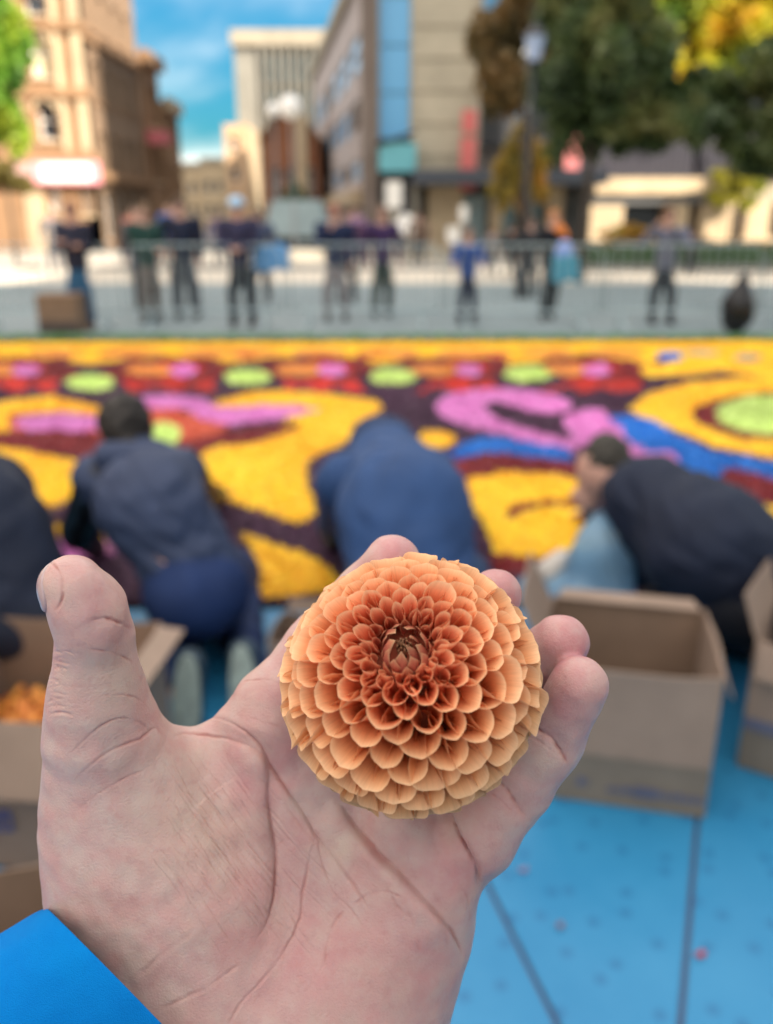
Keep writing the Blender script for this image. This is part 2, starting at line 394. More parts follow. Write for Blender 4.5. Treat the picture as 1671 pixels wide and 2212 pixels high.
for c in colors:
    V = []; Fc = []; sh = []
    f = FQ[cl == c]; used, inv_ = np.unique(f, return_inverse=True)
    V = np.concatenate([GP[used], GZ[used][:, None]], 1); Fc = inv_.reshape(-1, 4); sh = np.full(len(V), .35)+cr.uniform(-.1, .1, len(V))
    p = PX[pc == c]; k = len(p)
    if k:
        s = cr.uniform(.009, .019, k)*(.75+.05*p[:, 1]); a = cr.uniform(0, 6.283, k); tl_ = cr.normal(size=(k, 2))*.45
        u = np.stack([np.cos(a), np.sin(a), tl_[:, 0]], 1)*s[:, None]; v = np.stack([-np.sin(a), np.cos(a), tl_[:, 1]], 1)*s[:, None]*.62
        c0_ = np.concatenate([p, (cr.uniform(.026, .040, k))[:, None]], 1)
        Q4 = np.stack([c0_-u, c0_-v*.9+[0, 0, .004], c0_+u, c0_+v*.9+[0, 0, .004]], 1).reshape(-1, 3)
        F4 = np.arange(4*k).reshape(-1, 4)+len(V); V = np.concatenate([V, Q4]); Fc = np.concatenate([Fc, F4])
        base = np.clip(.55+.5*folds(.6, 2.2, 5)(c0_)+cr.normal(size=k)*.28, 0, 1); sh = np.concatenate([sh, np.repeat(base, 4)])
    me = fmesh(nice[c], V, Fc, smooth=False); at_ = me.attributes.new('shade', 'FLOAT', 'POINT'); at_.data.foreach_set('value', sh.astype(np.float32))
    o = link(nice[c], me, carpet, petal_mat(c, colors[c])); o['kind'] = 'stuff'
# green rim: leaf garland laid along the far edge
gb = MB()
for i in range(5200):
    x = random.uniform(-8.4, 8.4); yy = CY1+random.uniform(0, .34); z = .02+random.random()*.055; a = random.uniform(0, 6.3); r = random.uniform(.015, .035)
    gb.add([(x-math.cos(a)*r, yy-math.sin(a)*r, z), (x+math.sin(a)*r*.5, yy-math.cos(a)*r*.5, z+.012), (x+math.cos(a)*r, yy+math.sin(a)*r, z), (x-math.sin(a)*r*.5, yy+math.cos(a)*r*.5, z+.016)], [(0, 1, 2, 3)])
gb.add([(-8.4, CY1+.003, .012), (8.4, CY1+.003, .012), (8.4, CY1+.36, .012), (-8.4, CY1+.36, .012)], [(0, 1, 2, 3)])
o = gb.build('leaf_border', mat('leaf_border', (.06, .27, .03), .6, noise=(12, .5)), carpet); o['kind'] = 'stuff'
# ================================================================ blue floor of loose sheets
bl = mat('blue_sheet', (.018, .20, .50), .42, bump=(2.2, .5, .03))
def blue_nodes(m):
    n = m.node_tree; b = n.nodes['Principled BSDF']; tc = n.nodes['Texture Coordinate']
    v = n.nodes.new('ShaderNodeTexVoronoi'); v.inputs['Scale'].default_value = 9.5; v.inputs['Randomness'].default_value = .85; v.voronoi_dimensions = '2D'
    n.links.new(tc.outputs['Object'], v.inputs['Vector'])
    mr = n.nodes.new('ShaderNodeMapRange'); mr.inputs[1].default_value = .10; mr.inputs[2].default_value = .16; mr.inputs[3].default_value = 1; mr.inputs[4].default_value = 0
    n.links.new(v.outputs['Distance'], mr.inputs[0])
    t = n.nodes.new('ShaderNodeTexNoise'); t.inputs['Scale'].default_value = 2.3; t.inputs['Detail'].default_value = 8; t.inputs['Roughness'].default_value = .68; n.links.new(tc.outputs['Object'], t.inputs['Vector'])
    a = n.nodes.new('ShaderNodeMix'); a.data_type = 'RGBA'; a.inputs[6].default_value = (.004, .145, .33, 1); a.inputs[7].default_value = (.04, .24, .44, 1); n.links.new(t.outputs['Fac'], a.inputs[0])
    c = n.nodes.new('ShaderNodeMix'); c.data_type = 'RGBA'; c.inputs[7].default_value = (.006, .07, .20, 1)
    mu = n.nodes.new('ShaderNodeMath'); mu.operation = 'MULTIPLY'; mu.inputs[1].default_value = .42; n.links.new(mr.outputs[0], mu.inputs[0]); n.links.new(mu.outputs[0], c.inputs[0])
    n.links.new(a.outputs[2], c.inputs[6]); n.links.new(c.outputs[2], b.inputs['Base Color'])
blue_nodes(bl)
structure('floor_underlay', MB().box(-4.2, 4.2, -1.2, CY0-.01, -.002, .004), mat('underlay', (.10, .10, .17), .8))
def sheet(name, pts, z0=.006, z1=.018):
    m_ = MB(); n_ = len(pts); m_.add([(x, y, z0) for x, y in pts]+[(x, y, z1) for x, y in pts], [tuple(range(n_, 2*n_)), tuple(range(n_))[::-1]]+[(i, (i+1) % n_, n_+(i+1) % n_, n_+i) for i in range(n_)])
    o = m_.build(name, bl, floor_t); b_ = o.modifiers.new('b', 'BEVEL'); b_.width = .003; b_.segments = 2; return o
floor_t = thing('floor', (0, 1.5, 0), 'bright blue dotted sheets covering the ground between the cardboard boxes', 'floor covering'); floor_t['kind'] = 'structure'
sa0, sa1 = Q(1505,1785)[:2], Q(1470,2212)[:2]; sb0, sb1 = Q(1055,1925)[:2], Q(1197,2212)[:2]
def ext(a, b, Y): t = (Y-a[1])/(b[1]-a[1]); return a+(b-a)*t
e1 = CY0-.02; gp_ = .006
Aj = ext(sa0, sa1, e1); Ak = ext(sa0, sa1, -1); Bj = ext(sb0, sb1, e1); 
Bk = ext(sb0, sb1, 1.05)
sheet('floor_sheet', [(Aj[0]+gp_, e1), (Ak[0]+gp_, -1), (4, -1), (4, e1)])
sheet('floor_sheet', [(Bj[0]+gp_, e1), (Bk[0]+gp_, 1.05), (ext(sa0, sa1, 1.05)[0]-gp_, 1.05), (Aj[0]-gp_, e1)])
sheet('floor_sheet', [(-.9, e1), (-.9, 1.05), (Bk[0]-gp_, 1.05), (Bj[0]-gp_, e1)])
sheet('floor_sheet', [(-.92, e1), (-4, e1), (-4, -1), (-.92, -1)])
sheet('floor_sheet', [(-.9, 1.03), (-.9, -1), (ext(sa0, sa1, -1)[0]-gp_, -1), (ext(sa0, sa1, 1.03)[0]-gp_, 1.03)])
# dropped petals
pr = [(1513,2063,(.36,.02,.02),.011,'small red petal dropped on the blue floor beside the long seam'), (1210,2000,(.16,.10,.14),.010,'faded brownish petal lying near the middle of the blue floor'), (1130,1880,(.22,.16,.28),.011,'pale mauve petal on the blue floor beside the little finger')]
for x, y, c, r, lb in pr:
    p = Q(x, y, .022); m_ = MB(); N_ = 9; vs = [(p[0], p[1], p[2]-.001)]
    for i in range(N_):
        a = 6.283*i/N_; rr = r*(1+.25*math.cos(2*a+x)); vs.append((p[0]+rr*math.cos(a), p[1]+rr*.8*math.sin(a), p[2]+.006*abs(math.sin(a+1))))
    m_.add(vs, [(0, 1+i, 1+(i+1) % N_) for i in range(N_)]); o = m_.build('fallen_petal', mat('fallen', c, .6), smooth=True); tag(o, lb, 'petal', 'petals dropped on the blue floor')
    so_ = o.modifiers.new('s', 'SOLIDIFY'); so_.thickness = .001
# ================================================================ buildings
def brick(nm, c, r=.85, s=1.2): return mat(nm, c, r, noise=(s, .22), bump=(14, .3, .02))
brown = brick('brownstone', (.315, .185, .10)); brown2 = brick('brownstone_dark', (.26, .15, .085)); beige = brick('beige_stone', (.37, .315, .235)); pale = brick('pale_panel', (.42, .38, .31), s=.5)
cream = brick('cream_stone', (.55, .42, .27)); greyp = brick('grey_panel', (.20, .20, .20)); darkm = mat('dark_metal', (.03, .032, .038), .5); whitem = mat('white_paint', (.80, .78, .74), .5)
def glass(nm, c, r=.12, metal=.35): return mat(nm, c, r, spec=.8, metal=metal)
gl_sky_blue = glass('sky_blue_glass', (.14, .42, .72), .3, .0); gl_dark = glass('dark_glass', (.035, .045, .06)); gl_pale = glass('pale_glass', (.30, .38, .40), .3)  # blue glass; on the glazed block it paints reflected sky into the panes
def facade(parent, wallname, O, U, width, z0, z1, wins, m, gm, th=.35, frame=None, wname='window', sill=None):
    """wall of real thickness with recessed openings; O world xy of its left end, U direction; wins (u0,u1,v0,v1,arched)"""
    O = np.array(O[:2], float); U = np.array(U[:2], float); U /= np.linalg.norm(U); N = np.array([U[1], -U[0]])   # outward
    us = sorted({0., width, *[w_[0] for w_ in wins], *[w_[1] for w_ in wins]}); vs = sorted({z0, z1, *[w_[2] for w_ in wins], *[w_[3] for w_ in wins]})
    P = lambda u, z, d: (*(O+U*u+N*d), z)
    b = MB()
    for i in range(len(us)-1):
        for j in range(len(vs)-1):
            uc, vc = (us[i]+us[i+1])/2, (vs[j]+vs[j+1])/2
            if any(w_[0] < uc < w_[1] and w_[2] < vc < w_[3] for w_ in wins): continue
            b.add([P(us[i], vs[j], 0), P(us[i+1], vs[j], 0), P(us[i+1], vs[j+1], 0), P(us[i], vs[j+1], 0)], [(0, 1, 2, 3)])
    for w_ in wins:
        a0, a1, c0_, c1_ = w_[:4]
        for p, q in (((a0, c0_), (a1, c0_)), ((a1, c0_), (a1, c1_)), ((a1, c1_), (a0, c1_)), ((a0, c1_), (a0, c0_))):
            b.add([P(*p, 0), P(*q, 0), P(*q, -th), P(*p, -th)], [(0, 1, 2, 3)])
    b.add([P(0, z0, 0), P(0, z1, 0), P(0, z1, -th-.1), P(0, z0, -th-.1), P(width, z0, 0), P(width, z1, 0), P(width, z1, -th-.1), P(width, z0, -th-.1)], [(0, 1, 2, 3), (4, 7, 6, 5), (1, 5, 6, 2)])
    wo_ = b.build(wallname, m, parent)
    for w_ in wins:
        a0, a1, c0_, c1_ = w_[:4]; d = -th+.02; e = .07
        f = MB()
        for (p0, p1, q0, q1) in ((a0, a1, c0_, c0_+e), (a0, a1, c1_-e, c1_), (a0, a0+e, c0_+e, c1_-e), (a1-e, a1, c0_+e, c1_-e), (a0+e, a1-e, (c0_+c1_)/2-e/2, (c0_+c1_)/2+e/2)):
            f.slab([P(p0, q0, d), P(p1, q0, d), P(p1, q1, d), P(p0, q1, d)], .05)
        wn = f.build(wname, frame or whitem, parent)
        pn = MB().slab([P(a0+.01, c0_+.01, d-.06), P(a1-.01, c0_+.01, d-.06), P(a1-.01, c1_-.01, d-.06), P(a0+.01, c1_-.01, d-.06)], .02).build('pane', w_[5] if len(w_) > 5 else gm, wn)
        if sill: MB().slab([P(a0-.08, c0_-.12, .10), P(a1+.08, c0_-.12, .10), P(a1+.08, c0_-.12, -.02), P(a0-.08, c0_-.12, -.02)], .10).build('sill', sill, parent)
        if len(w_) > 4 and w_[4]:   # round arch: filled spandrels and a raised hood
            r = (a1-a0)/2; cx_ = (a0+a1)/2; ar = MB(); sp_ = MB(); K = 10
            for k in range(K):
                t0, t1 = math.pi*k/K, math.pi*(k+1)/K
                q = [P(cx_-r*math.cos(t)*s, c1_-r+r*math.sin(t)*s, .09) for t, s in ((t0, 1.0), (t1, 1.0), (t1, 1.26), (t0, 1.26))]
                ar.slab(q, .12)
                sp_.add([P(cx_-r*math.cos(t0), c1_-r+r*math.sin(t0), -.02), P(cx_-r*math.cos(t1), c1_-r+r*math.sin(t1), -.02), P(cx_-r*math.cos(t1), c1_+.001, -.02), P(cx_-r*math.cos(t0), c1_+.001, -.02)], [(0, 1, 2, 3)])
            sp_.build('spandrel', m, parent); ar.build('arch', sill or m, parent)
    return wo_, P
def band(parent, P, u0, u1, z0, z1, out, m, name='cornice'):
    return MB().slab([P(u0, z0, out), P(u1, z0, out), P(u1, z1, out), P(u0, z1, out)], -out if False else .001).build(name, m, parent) if False else _band(parent, P, u0, u1, z0, z1, out, m, name)
def _band(parent, P, u0, u1, z0, z1, out, m, name):
    b = MB(); v = [P(u0, z0, .003), P(u1, z0, .003), P(u1, z0, out), P(u0, z0, out), P(u0, z1, .003), P(u1, z1, .003), P(u1, z1, out), P(u0, z1, out)]
    b.add(v, [(0, 3, 2, 1), (4, 5, 6, 7), (0, 1, 5, 4), (1, 2, 6, 5), (2, 3, 7, 6), (3, 0, 4, 7)]); return b.build(name, m, parent)
def zat(y, Y): return float(W(CX, y, Y)[2])
def xat(x, Y, y=465): return float(W(x, y, Y)[0])
def corebox(parent, x0, x1, y0, y1, z0, z1, m, name='body'):
    return MB().box(min(x0, x1), max(x0, x1), y0, y1, z0, z1).build(name, m, parent)
# --- unseen blocks at right, sized and spaced to cast the square's shade
for nm_, Y0_, Y1_, H_, lb_ in (('office_building', -62, -7, 35, 'long unseen beige office building right of the square, shaped to throw the carpet into shade'), ('shade_tower', -1.5, 13, 46, 'taller unseen beige block added beside the office building to shade the stone tower and street')):
    tb = thing(nm_, (42, (Y0_+Y1_)/2, 0), lb_, 'building'); corebox(tb, 35.6, 40, Y0_, Y1_, 0, H_, pale)
    facade(tb, 'wall', (35, Y1_), (0, -1), Y1_-Y0_, 0, H_, [(1.5+i*6, 5.1+i*6, 3+j*4.2, 5.4+j*4.2, 0) for i in range(int((Y1_-Y0_-1.5)/6)) for j in range(int((H_-4)/4.2))], pale, gl_dark)
# --- unseen house row added at left, its sunlit upper walls bounce warm fill
lb = thing('fill_houses', (-30, 6, 0), 'warm stone house row outside the frame on the left, added to bounce sunlight', 'building')
corebox(lb, -44, -30.5, -24, 26, 0, 17, brown)
facade(lb, 'wall', (-30, -24), (0, 1), 50, 0, 17, [(2+i*4, 3.6+i*4, 1.4+j*3.9, 3.6+j*3.9, 0) for i in range(12) for j in range(4)], brown, gl_dark, sill=cream)
# --- brownstone corner building, left
YB = 38.; xr = xat(214, YB); xl = xat(-420, YB)
cbld = thing('corner_building', (xr-4, YB+4, 0), 'ornate orange brownstone corner building with arched windows and a lit shop sign, left', 'building')
wd_ = xr-xl
def wu(px_): return xat(px_, YB)-xl
sh_z = zat(400, YB)
wins = []
for pxs in ((-330,-290), (-230,-190), (-130,-90), (46, 82), (106, 148)):
    u0, u1 = wu(pxs[0]), wu(pxs[1]); blind = (gl_dark if pxs[0] != 106 else mat('pale_blind', (.62, .55, .36), .6))
    wins.append((u0, u1, zat(165, YB), zat(66, YB), 1, blind)); wins.append((u0, u1, zat(302, YB), zat(216, YB), 1, gl_dark)); wins.append((u0, u1, zat(30, YB), zat(-60, YB), 1, gl_dark))
shopw = [(wu(62), wu(92), zat(462, YB), zat(405, YB), 0, whitem), (wu(110), wu(134), zat(455, YB), zat(408, YB), 0, whitem), (wu(178), wu(206), zat(462, YB), zat(405, YB), 0, whitem), (wu(-150), wu(-20), zat(470, YB), zat(410, YB), 0, gl_dark)]
_, Pf = facade(cbld, 'wall', (xl, YB), (1, 0), wd_, 0, 13.0, wins+shopw, brown, gl_dark, sill=cream)
for yy_, hh in ((205, .34), (345, .5), (60, .22), (52-85, .3)): _band(cbld, Pf, 0, wd_+.22, zat(yy_+6, YB), zat(yy_-6, YB)+hh*.4, .30, brown, 'string_course')
for p0, p1 in ((84, 98), (158, 172), (196, 214), (28, 40)): _band(cbld, Pf, wu(p0), wu(p1), sh_z+.9, 13.0, .18, cream if p0 > 150 else brown, 'pilaster')
_band(cbld, Pf, 0, wd_+.3, 12.4, 13.3, .55, brown, 'cornice')
_band(cbld, Pf, wu(95), wu(228), zat(398, YB), zat(350, YB), .5, mat('pink_sign', (.80, .32, .36), .4), 'sign_box')
_band(cbld, lambda u, z, d: Pf(u, z, d+.5), wu(112), wu(214), zat(392, YB), zat(356, YB), .03, mat('white_sign', (.9, .88, .86), .3), 'sign_face')
_band(cbld, Pf, wu(-60), wu(94), zat(396, YB), zat(352, YB), .45, mat('rose_sign', (.46, .28, .26), .5), 'sign_box')
_band(cbld, Pf, wu(60), wu(100), .0, zat(402, YB), .12, cream, 'pier')
# its street side, running away from us
L1 = 8.2
_, Ps = facade(cbld, 'side_wall', (xr, YB), (0.0, 1), L1, 0, 12.2, [(1.1+i*1.75, 2.0+i*1.75, z, z+1.5, 0) for i in range(4) for z in (3.3, 6.0, 8.7)]+[(1+i*1.9, 2.3+i*1.9, .5, 2.5, 0) for i in range(3)], brick('shaded_brownstone', (.27, .18, .115)), gl_dark, sill=brown)  # darker grey copy of the brownstone: street-side shade put into the colour
_band(cbld, Ps, -.3, L1, 11.7, 12.6, .5, brown, 'cornice'); _band(cbld, Ps, 0, L1, 2.9, 3.2, .35, brown, 'string_course'); _band(cbld, Ps, 0, L1, 8.1, 8.3, .2, brown, 'string_course')
corebox(cbld, xl, xr-.6, YB+.6, YB+L1-.02, 0, 12.1, brown2, 'core')
sb = thing('stone_house', (xr-4, YB+10, 0), 'narrower orange stone house beyond the corner building in the left street', 'building')
_, P2 = facade(sb, 'wall', (xr+.12, YB+L1+.02), (0, 1), 3.4, 0, 8.9, [(.8, 1.7, 5.8, 7.6, 0, whitem), (2.1, 3.0, 5.8, 7.6, 0), (.8, 1.7, 3.2, 4.8, 0), (2.1, 3.0, 3.2, 4.8, 0)], brown, gl_dark, sill=cream)
_band(sb, P2, -.1, 3.5, 8.5, 9.1, .4, brown, 'cornice'); corebox(sb, xr-8, xr-.5, YB+L1+.1, YB+L1+3.4, 0, 8.6, brown2, 'core')
_band(sb, P2, .2, 1.5, 4.9, 5.5, .9, mat('red_flag', (.60, .16, .18), .6), 'hanging_sign')
sc_ = thing('street_house', (xr-4, YB+14, 0), 'low brown house at the far end of the left street row', 'building')
_, P3 = facade(sc_, 'wall', (xr+.3, YB+L1+3.5), (-.02, 1), 3.6, 0, 7.2, [(.5+i*1.1, 1.2+i*1.1, z, z+1.3, 0) for i in range(3) for z in (2.8, 5.0)], brown, gl_dark)
_band(sc_, P3, 0, 3.6, 6.8, 7.4, .3, cream, 'cornice'); corebox(sc_, xr-8, xr-.5, YB+L1+3.6, YB+L1+7, 0, 7.0, brown2, 'core')
# far low buildings closing the street
for x0, x1, yt, Yd, c, lb_ in ((384, 470, 352, 112, cream, 'pale low building far down the street, left half of the gap'), (440, 506, 342, 105, cream, 'slightly taller pale building far down the street beside the peach block')):
    t = thing('far_building', (xat((x0+x1)/2, Yd), Yd, 0), lb_, 'building')
    a, b = xat(x0, Yd), xat(x1, Yd); z = zat(yt, Yd)
    _, Pq = facade(t, 'wall', (a, Yd), (1, 0), b-a, 0, z, [(i*1.25+.4, i*1.25+1.1, zz_, zz_+1.3, 0) for i in range(int((b-a)/1.25)) for zz_ in (1.4, 4.0)], c, gl_dark)
    _band(t, Pq, 0, b-a, z-.4, z+.1, .3, pale, 'parapet'); corebox(t, a, b, Yd+.6, Yd+10, 0, z-.1, c, 'core')
t = thing('peach_building', (xat(505, 84), 88, 0), 'narrow peach coloured block left of the tall finned office slab', 'building')
a, b = xat(494, 84), xat(545, 84); z = zat(268, 84); _, Pq = facade(t, 'wall', (a, 84), (1, 0), b-a, 0, z, [(.5, 1.2, zz_, zz_+1.2, 0) for zz_ in (2, 4.5, 7)], brick('peach', (.52, .34, .20)), gl_dark); corebox(t, a, b, 84.6, 92, 0, z-.1, cream, 'core')
# finned office slab
YT = 90.; a, b = xat(524, YT), xat(800, YT); z = zat(68, YT); wS = b-a
slab = thing('office_slab', ((a+b)/2, YT+6, 0), 'broad beige office slab with vertical fins and grey green glass at the street end', 'building')
fw_ = mat('slab_glass', (.36, .46, .46), .3, noise=(.25, .35, (.22, .29, .31)), spec=.6)
ws_ = []
nb = 13; u0 = 2.6
for j in range(5):
    for i in range(nb): ws_.append((u0+i*(wS-u0-.5)/nb+.10, u0+(i+1)*(wS-u0-.5)/nb-.10, 1.8+j*2.9, 4.2+j*2.9, 0))
slabm = brick('slab_stone', (.25, .235, .20), s=.5)
_, Pq = facade(slab, 'wall', (a, YT), (1, 0), wS, 0, z, ws_, slabm, fw_, frame=slabm)
for i in range(nb+1):
    uu = u0+i*(wS-u0-.5)/nb; _band(slab, Pq, uu-.08, uu+.08, 1.5, z-1.2, .45, slabm, 'fin')
_band(slab, Pq, -.2, wS, z-1.2, z+.1, .5, beige, 'parapet'); corebox(slab, a, b, YT+.6, YT+12, 0, z-.1, pale, 'core')
# brown gabled hall with a light pier
YC = 62.; ch = thing('gabled_hall', (xat(630, YC), YC+4, 0), 'small reddish brown gabled hall in front of the office slab', 'building')
rb = brick('red_brick', (.30, .12, .06)); a, b = xat(574, YC), xat(692, YC); ze = zat(292, YC); zr_ = zat(212, YC); c_ = (a+b)/2
_, Pq = facade(ch, 'wall', (a, YC), (1, 0), b-a, 0, ze, [(.5, 1.1, 2.4, 4.6, 1), (1.5, 2.0, 2.4, 4.6, 1), (2.9, 3.4, 2.4, 4.6, 1)], rb, gl_dark)
MB().add([(a, YC, ze+.002), (b, YC, ze+.002), (c_, YC, zr_), (a, YC+8, ze+.002), (b, YC+8, ze+.002), (c_, YC+8, zr_)], [(0, 1, 2), (3, 5, 4), (0, 3, 4, 1)]).build('gable', rb, ch)
MB().slab([(a-.3, YC-.3, ze-.25), (a-.3, YC+8.2, ze-.25), (c_, YC+8.2, zr_+.04), (c_, YC-.3, zr_+.04)], .18).build('roof', brown2, ch); MB().slab([(c_, YC-.3, zr_+.04), (c_, YC+8.2, zr_+.04), (b+.3, YC+8.2, ze-.25), (b+.3, YC-.3, ze-.25)], .18).build('roof', brown2, ch)
_band(ch, Pq, xat(645, YC)-a, xat(668, YC)-a, 0, ze+1.2, .5, cream, 'pier'); corebox(ch, a+.1, b-.1, YC+.6, YC+8, 0, ze-.1, rb, 'core')
# receding office block, reflected sky painted blue into its windows
Na = np.array([xat(788, 45.), 45.]); Fa = np.array([xat(686, 78.), 78.]); Ln = np.linalg.norm(Fa-Na)
ro = thing('glazed_block', ((Na[0]+Fa[0])/2+3, 60, 0), 'grey pink office block running down the street with ribbon windows coloured as reflected blue sky', 'building')
pinkg = brick('pinkish_panel', (.50, .42, .39))
ws_ = []
for j, (z0, z1) in enumerate(((3.2, 4.2), (5.6, 7.0), (8.2, 9.9))):
    for i in range(6): ws_.append((1.5+i*5.4, 5.6+i*5.4, z0, z1, 0, gl_sky_blue if (i+j) % 4 != 1 else gl_dark))
# facade faces -x: walk from far to near
_, Pq = facade(ro, 'wall', Fa, Na-Fa, Ln, 0, 12.4, [(Ln-w_[1], Ln-w_[0], *w_[2:]) for w_ in ws_], pinkg, gl_sky_blue, frame=greyp, th=.08)
_band(ro, Pq, 0, Ln, 11.9, 12.7, .35, beige, 'parapet'); _band(ro, Pq, 0, Ln, 2.0, 2.7, .5, cream, 'shop_fascia')
MB().add([(*Na, 0), (*Fa, 0), (Fa[0]+9, Fa[1], 0), (Na[0]+9, Na[1], 0), (*Na, 12.3), (*Fa, 12.3), (Fa[0]+9, Fa[1], 12.3), (Na[0]+9, Na[1], 12.3)], [(4, 5, 6, 7), (0, 3, 7, 4), (1, 2, 6, 5)]).build('core', pinkg, ro)
# central tower: brown pier, blue glazed stair strip, blank beige stone wall
YM = 39.; tw = thing('stone_tower', (xat(905, YM), YM+5, 0), 'tall centre building with dark pier, long blue glass strip and blank beige stone wall', 'building')
ux = lambda p: xat(p, YM)
def tbx(nm, p0, p1, zb, zt, d0, d1, m, par=tw): return MB().box(ux(p0), ux(p1), YM+d0, YM+d1, zb, zt).build(nm, m, par)
tbx('pier', 784, 817, 0, 18, -.5, 6, brick('brown_pier', (.20, .155, .13)))
tbx('stone_wall', 889, 1019, zat(402, YM), 18, -.15, 6, brick('blank_stone', (.50, .44, .335), s=.7)); tbx('corner_strip', 1019.5, 1029, zat(402, YM), 18, -.3, 6, pale)
for k in range(8):
    zb = zat(300, YM)+k*1.75; tbx('glass_panel', 818, 887, zb+.03, zb+1.72, .1, .2, gl_sky_blue)
tbx('mullion', 817.4, 820.5, zat(300, YM), 18, -.1, .09, pale); tbx('mullion', 884, 888, zat(300, YM), 18, -.1, .09, pale)
tbx('backing', 818, 888, 0, 18, .3, 6, darkm)
for yy_ in (60, 130, 200, 270, 340): tbx('stone_joint', 890, 1018, zat(yy_, YM), zat(yy_, YM)+.05, -.19, -.15, brick('joint', (.27, .23, .17)))
tbx('hanging_sign', 820, 897, zat(373, YM), zat(312, YM), -.9, -.6, mat('teal_sign', (.16, .46, .52), .4))
MB().slab([(ux(812), YM-.9, zat(322, YM)), (ux(897), YM-.9, zat(292, YM)), (ux(897), YM-.9, zat(285, YM)), (ux(812), YM-.9, zat(315, YM))], .12).build('sign_bracket', darkm, tw)
tbx('canopy', 889, 1290, zat(400, YM), zat(370, YM), -1.6, 6, mat('slate_canopy', (.07, .08, .10), .6))
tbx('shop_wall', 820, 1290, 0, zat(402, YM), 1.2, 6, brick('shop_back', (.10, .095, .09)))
for p0, p1, c in ((925, 1000, cream), (1060, 1085, cream), (1125, 1150, cream), (890, 905, pale), (1180, 1215, cream)): tbx('shop_pier', p0, p1, 0, zat(402, YM), -.1, 1.1, c)
for p0, p1 in ((1005, 1055), (1090, 1120), (1155, 1176)): tbx('shop_window', p0, p1, .4, zat(420, YM), .9, 1.0, gl_pale)
for p0, y0, y1, w_ in ((990, 290, 242, 30), (988, 412, 300, 33)): tbx('banner', p0, p0+w_, zat(y0, YM), zat(y1, YM), -.75, -.7, mat('red_banner', (.62, .16, .15), .6))
# dark glass wing and long right hand building
rw = thing('right_building', (xat(1400, 43), 46, 0), 'long low building along the right with dark upper storey, cream fascia and stone piers', 'building')
YR = 43.; ur = lambda p: xat(p, YR)
def rbx(nm, p0, p1, zb, zt, d0, d1, m, par=rw): return MB().box(ur(p0), ur(p1), YR+d0, YR+d1, zb, zt).build(nm, m, par)
rbx('upper_wall', 1030, 2300, zat(312, YR), 15, .3, 8, brick('grey_brick', (.085, .085, .09)))
for i, p in enumerate(range(1032, 2200, 62)):
    for j, yy_ in enumerate((-40, 70, 180)):
        rbx('window', p, p+30, zat(yy_+66, YR), zat(yy_, YR), .2, .28, gl_sky_blue if (i+j) % 3 == 0 else (whitem if (i*j) % 4 == 1 else gl_dark))
rbx('dark_storey', 1225, 2300, zat(384, YR), zat(310, YR), -.6, 8, mat('dark_cladding', (.035, .033, .045), .7))
for i in range(14): rbx('cladding_rib', 1232+i*24, 1236+i*24, zat(382, YR), zat(314, YR), -.68, -.6, mat('rib', (.06, .055, .07), .6))
rbx('fascia', 1272, 1536, zat(420, YR), zat(386, YR), -1.2, 8, cream); rbx('soffit', 1272, 1540, zat(440, YR), zat(421, YR), -.9, 8, greyp)
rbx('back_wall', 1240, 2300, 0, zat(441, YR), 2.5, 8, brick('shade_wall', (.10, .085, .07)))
for p0, p1 in ((1203, 1228), (1252, 1300), (1300, 1338), (1432, 1476), (1502, 1575), (1600, 1650), (1700, 1760)): rbx('stone_pier', p0, p1, 0, zat(438, YR), -.8, .4, cream)
rbx('plinth', 1335, 1680, 0, zat(512, YR), -1.0, .3, cream)
rbx('side_wall', 1545, 2300, zat(440, YR), zat(385, YR), -.3, 8, beige)
for p0, p1 in ((1345, 1425), (1480, 1498), (1578, 1597)): rbx('shop_window', p0, p1, zat(508, YR), zat(448, YR), .1, .2, gl_dark)
for p0, y0, y1, w_ in ((1203, 402, 288, 30),): rbx('banner', p0, p0+w_, zat(y0, YR), zat(y1, YR), -1.2, -1.15, mat('rose_banner', (.50, .16, .16), .6))
rbx('shop_sign', 1150, 1238, zat(424, YR), zat(386, YR), -1.0, -.9, mat('red_sign', (.45, .05, .035), .5))
# low stone wall, hedge and railing on the right
def setb(nm, lb_, cat, x0, x1, Y0, Y1, z0, z1, m, kind=None): o = MB().box(xat(x0, Y0), xat(x1, Y0), Y0, Y1, z0, z1).build(nm, m); return tag(o, lb_, cat, kind=kind)
setb('stone_wall', 'low cream stone wall in the sun behind the hedge on the right', 'wall', 1262, 2100, 31.5, 32.0, -.01, .55, cream)
setb('stone_bench', 'long low pale ledge catching the sun in the middle distance', 'ledge', 560, 1010, 31.2, 31.9, -.01, .36, pale)
# hedge
hd_t = thing('hedge', (xat(1450, 26.5), 26.8, 0), 'low clipped green hedge between the railing and the stone wall, right', 'hedge')
hb_ = MB(); hr_ = random.Random(5); x0, x1 = xat(1262, 26.5), xat(2050, 26.5)
hb_.box(x0+.1, x1-.1, 26.55, 27.15, .0, .62)
for i in range(9000):
    x, y_, z_ = hr_.uniform(x0, x1), hr_.uniform(26.4, 27.3), hr_.uniform(.05, .74); r = .06; a = hr_.uniform(0, 6.3); t_ = hr_.uniform(-1, 1)
    if 26.6 < y_ < 27.1 and z_ < .55: z_ = .7
    hb_.add([(x-r*math.cos(a), y_-r*math.sin(a), z_-r*t_*.5), (x+r*.4*math.sin(a), y_-r*.4*math.cos(a), z_+.02), (x+r*math.cos(a), y_+r*math.sin(a), z_+r*t_*.5)], [(0, 1, 2)])
hb_.build('foliage', mat('hedge_leaves', (.05, .13, .025), .6, noise=(3, .4)), hd_t)
rl = thing('railing', (xat(1450, 23.5), 23.5, 0), 'dark metal railing of thin upright bars in front of the hedge, right', 'railing')
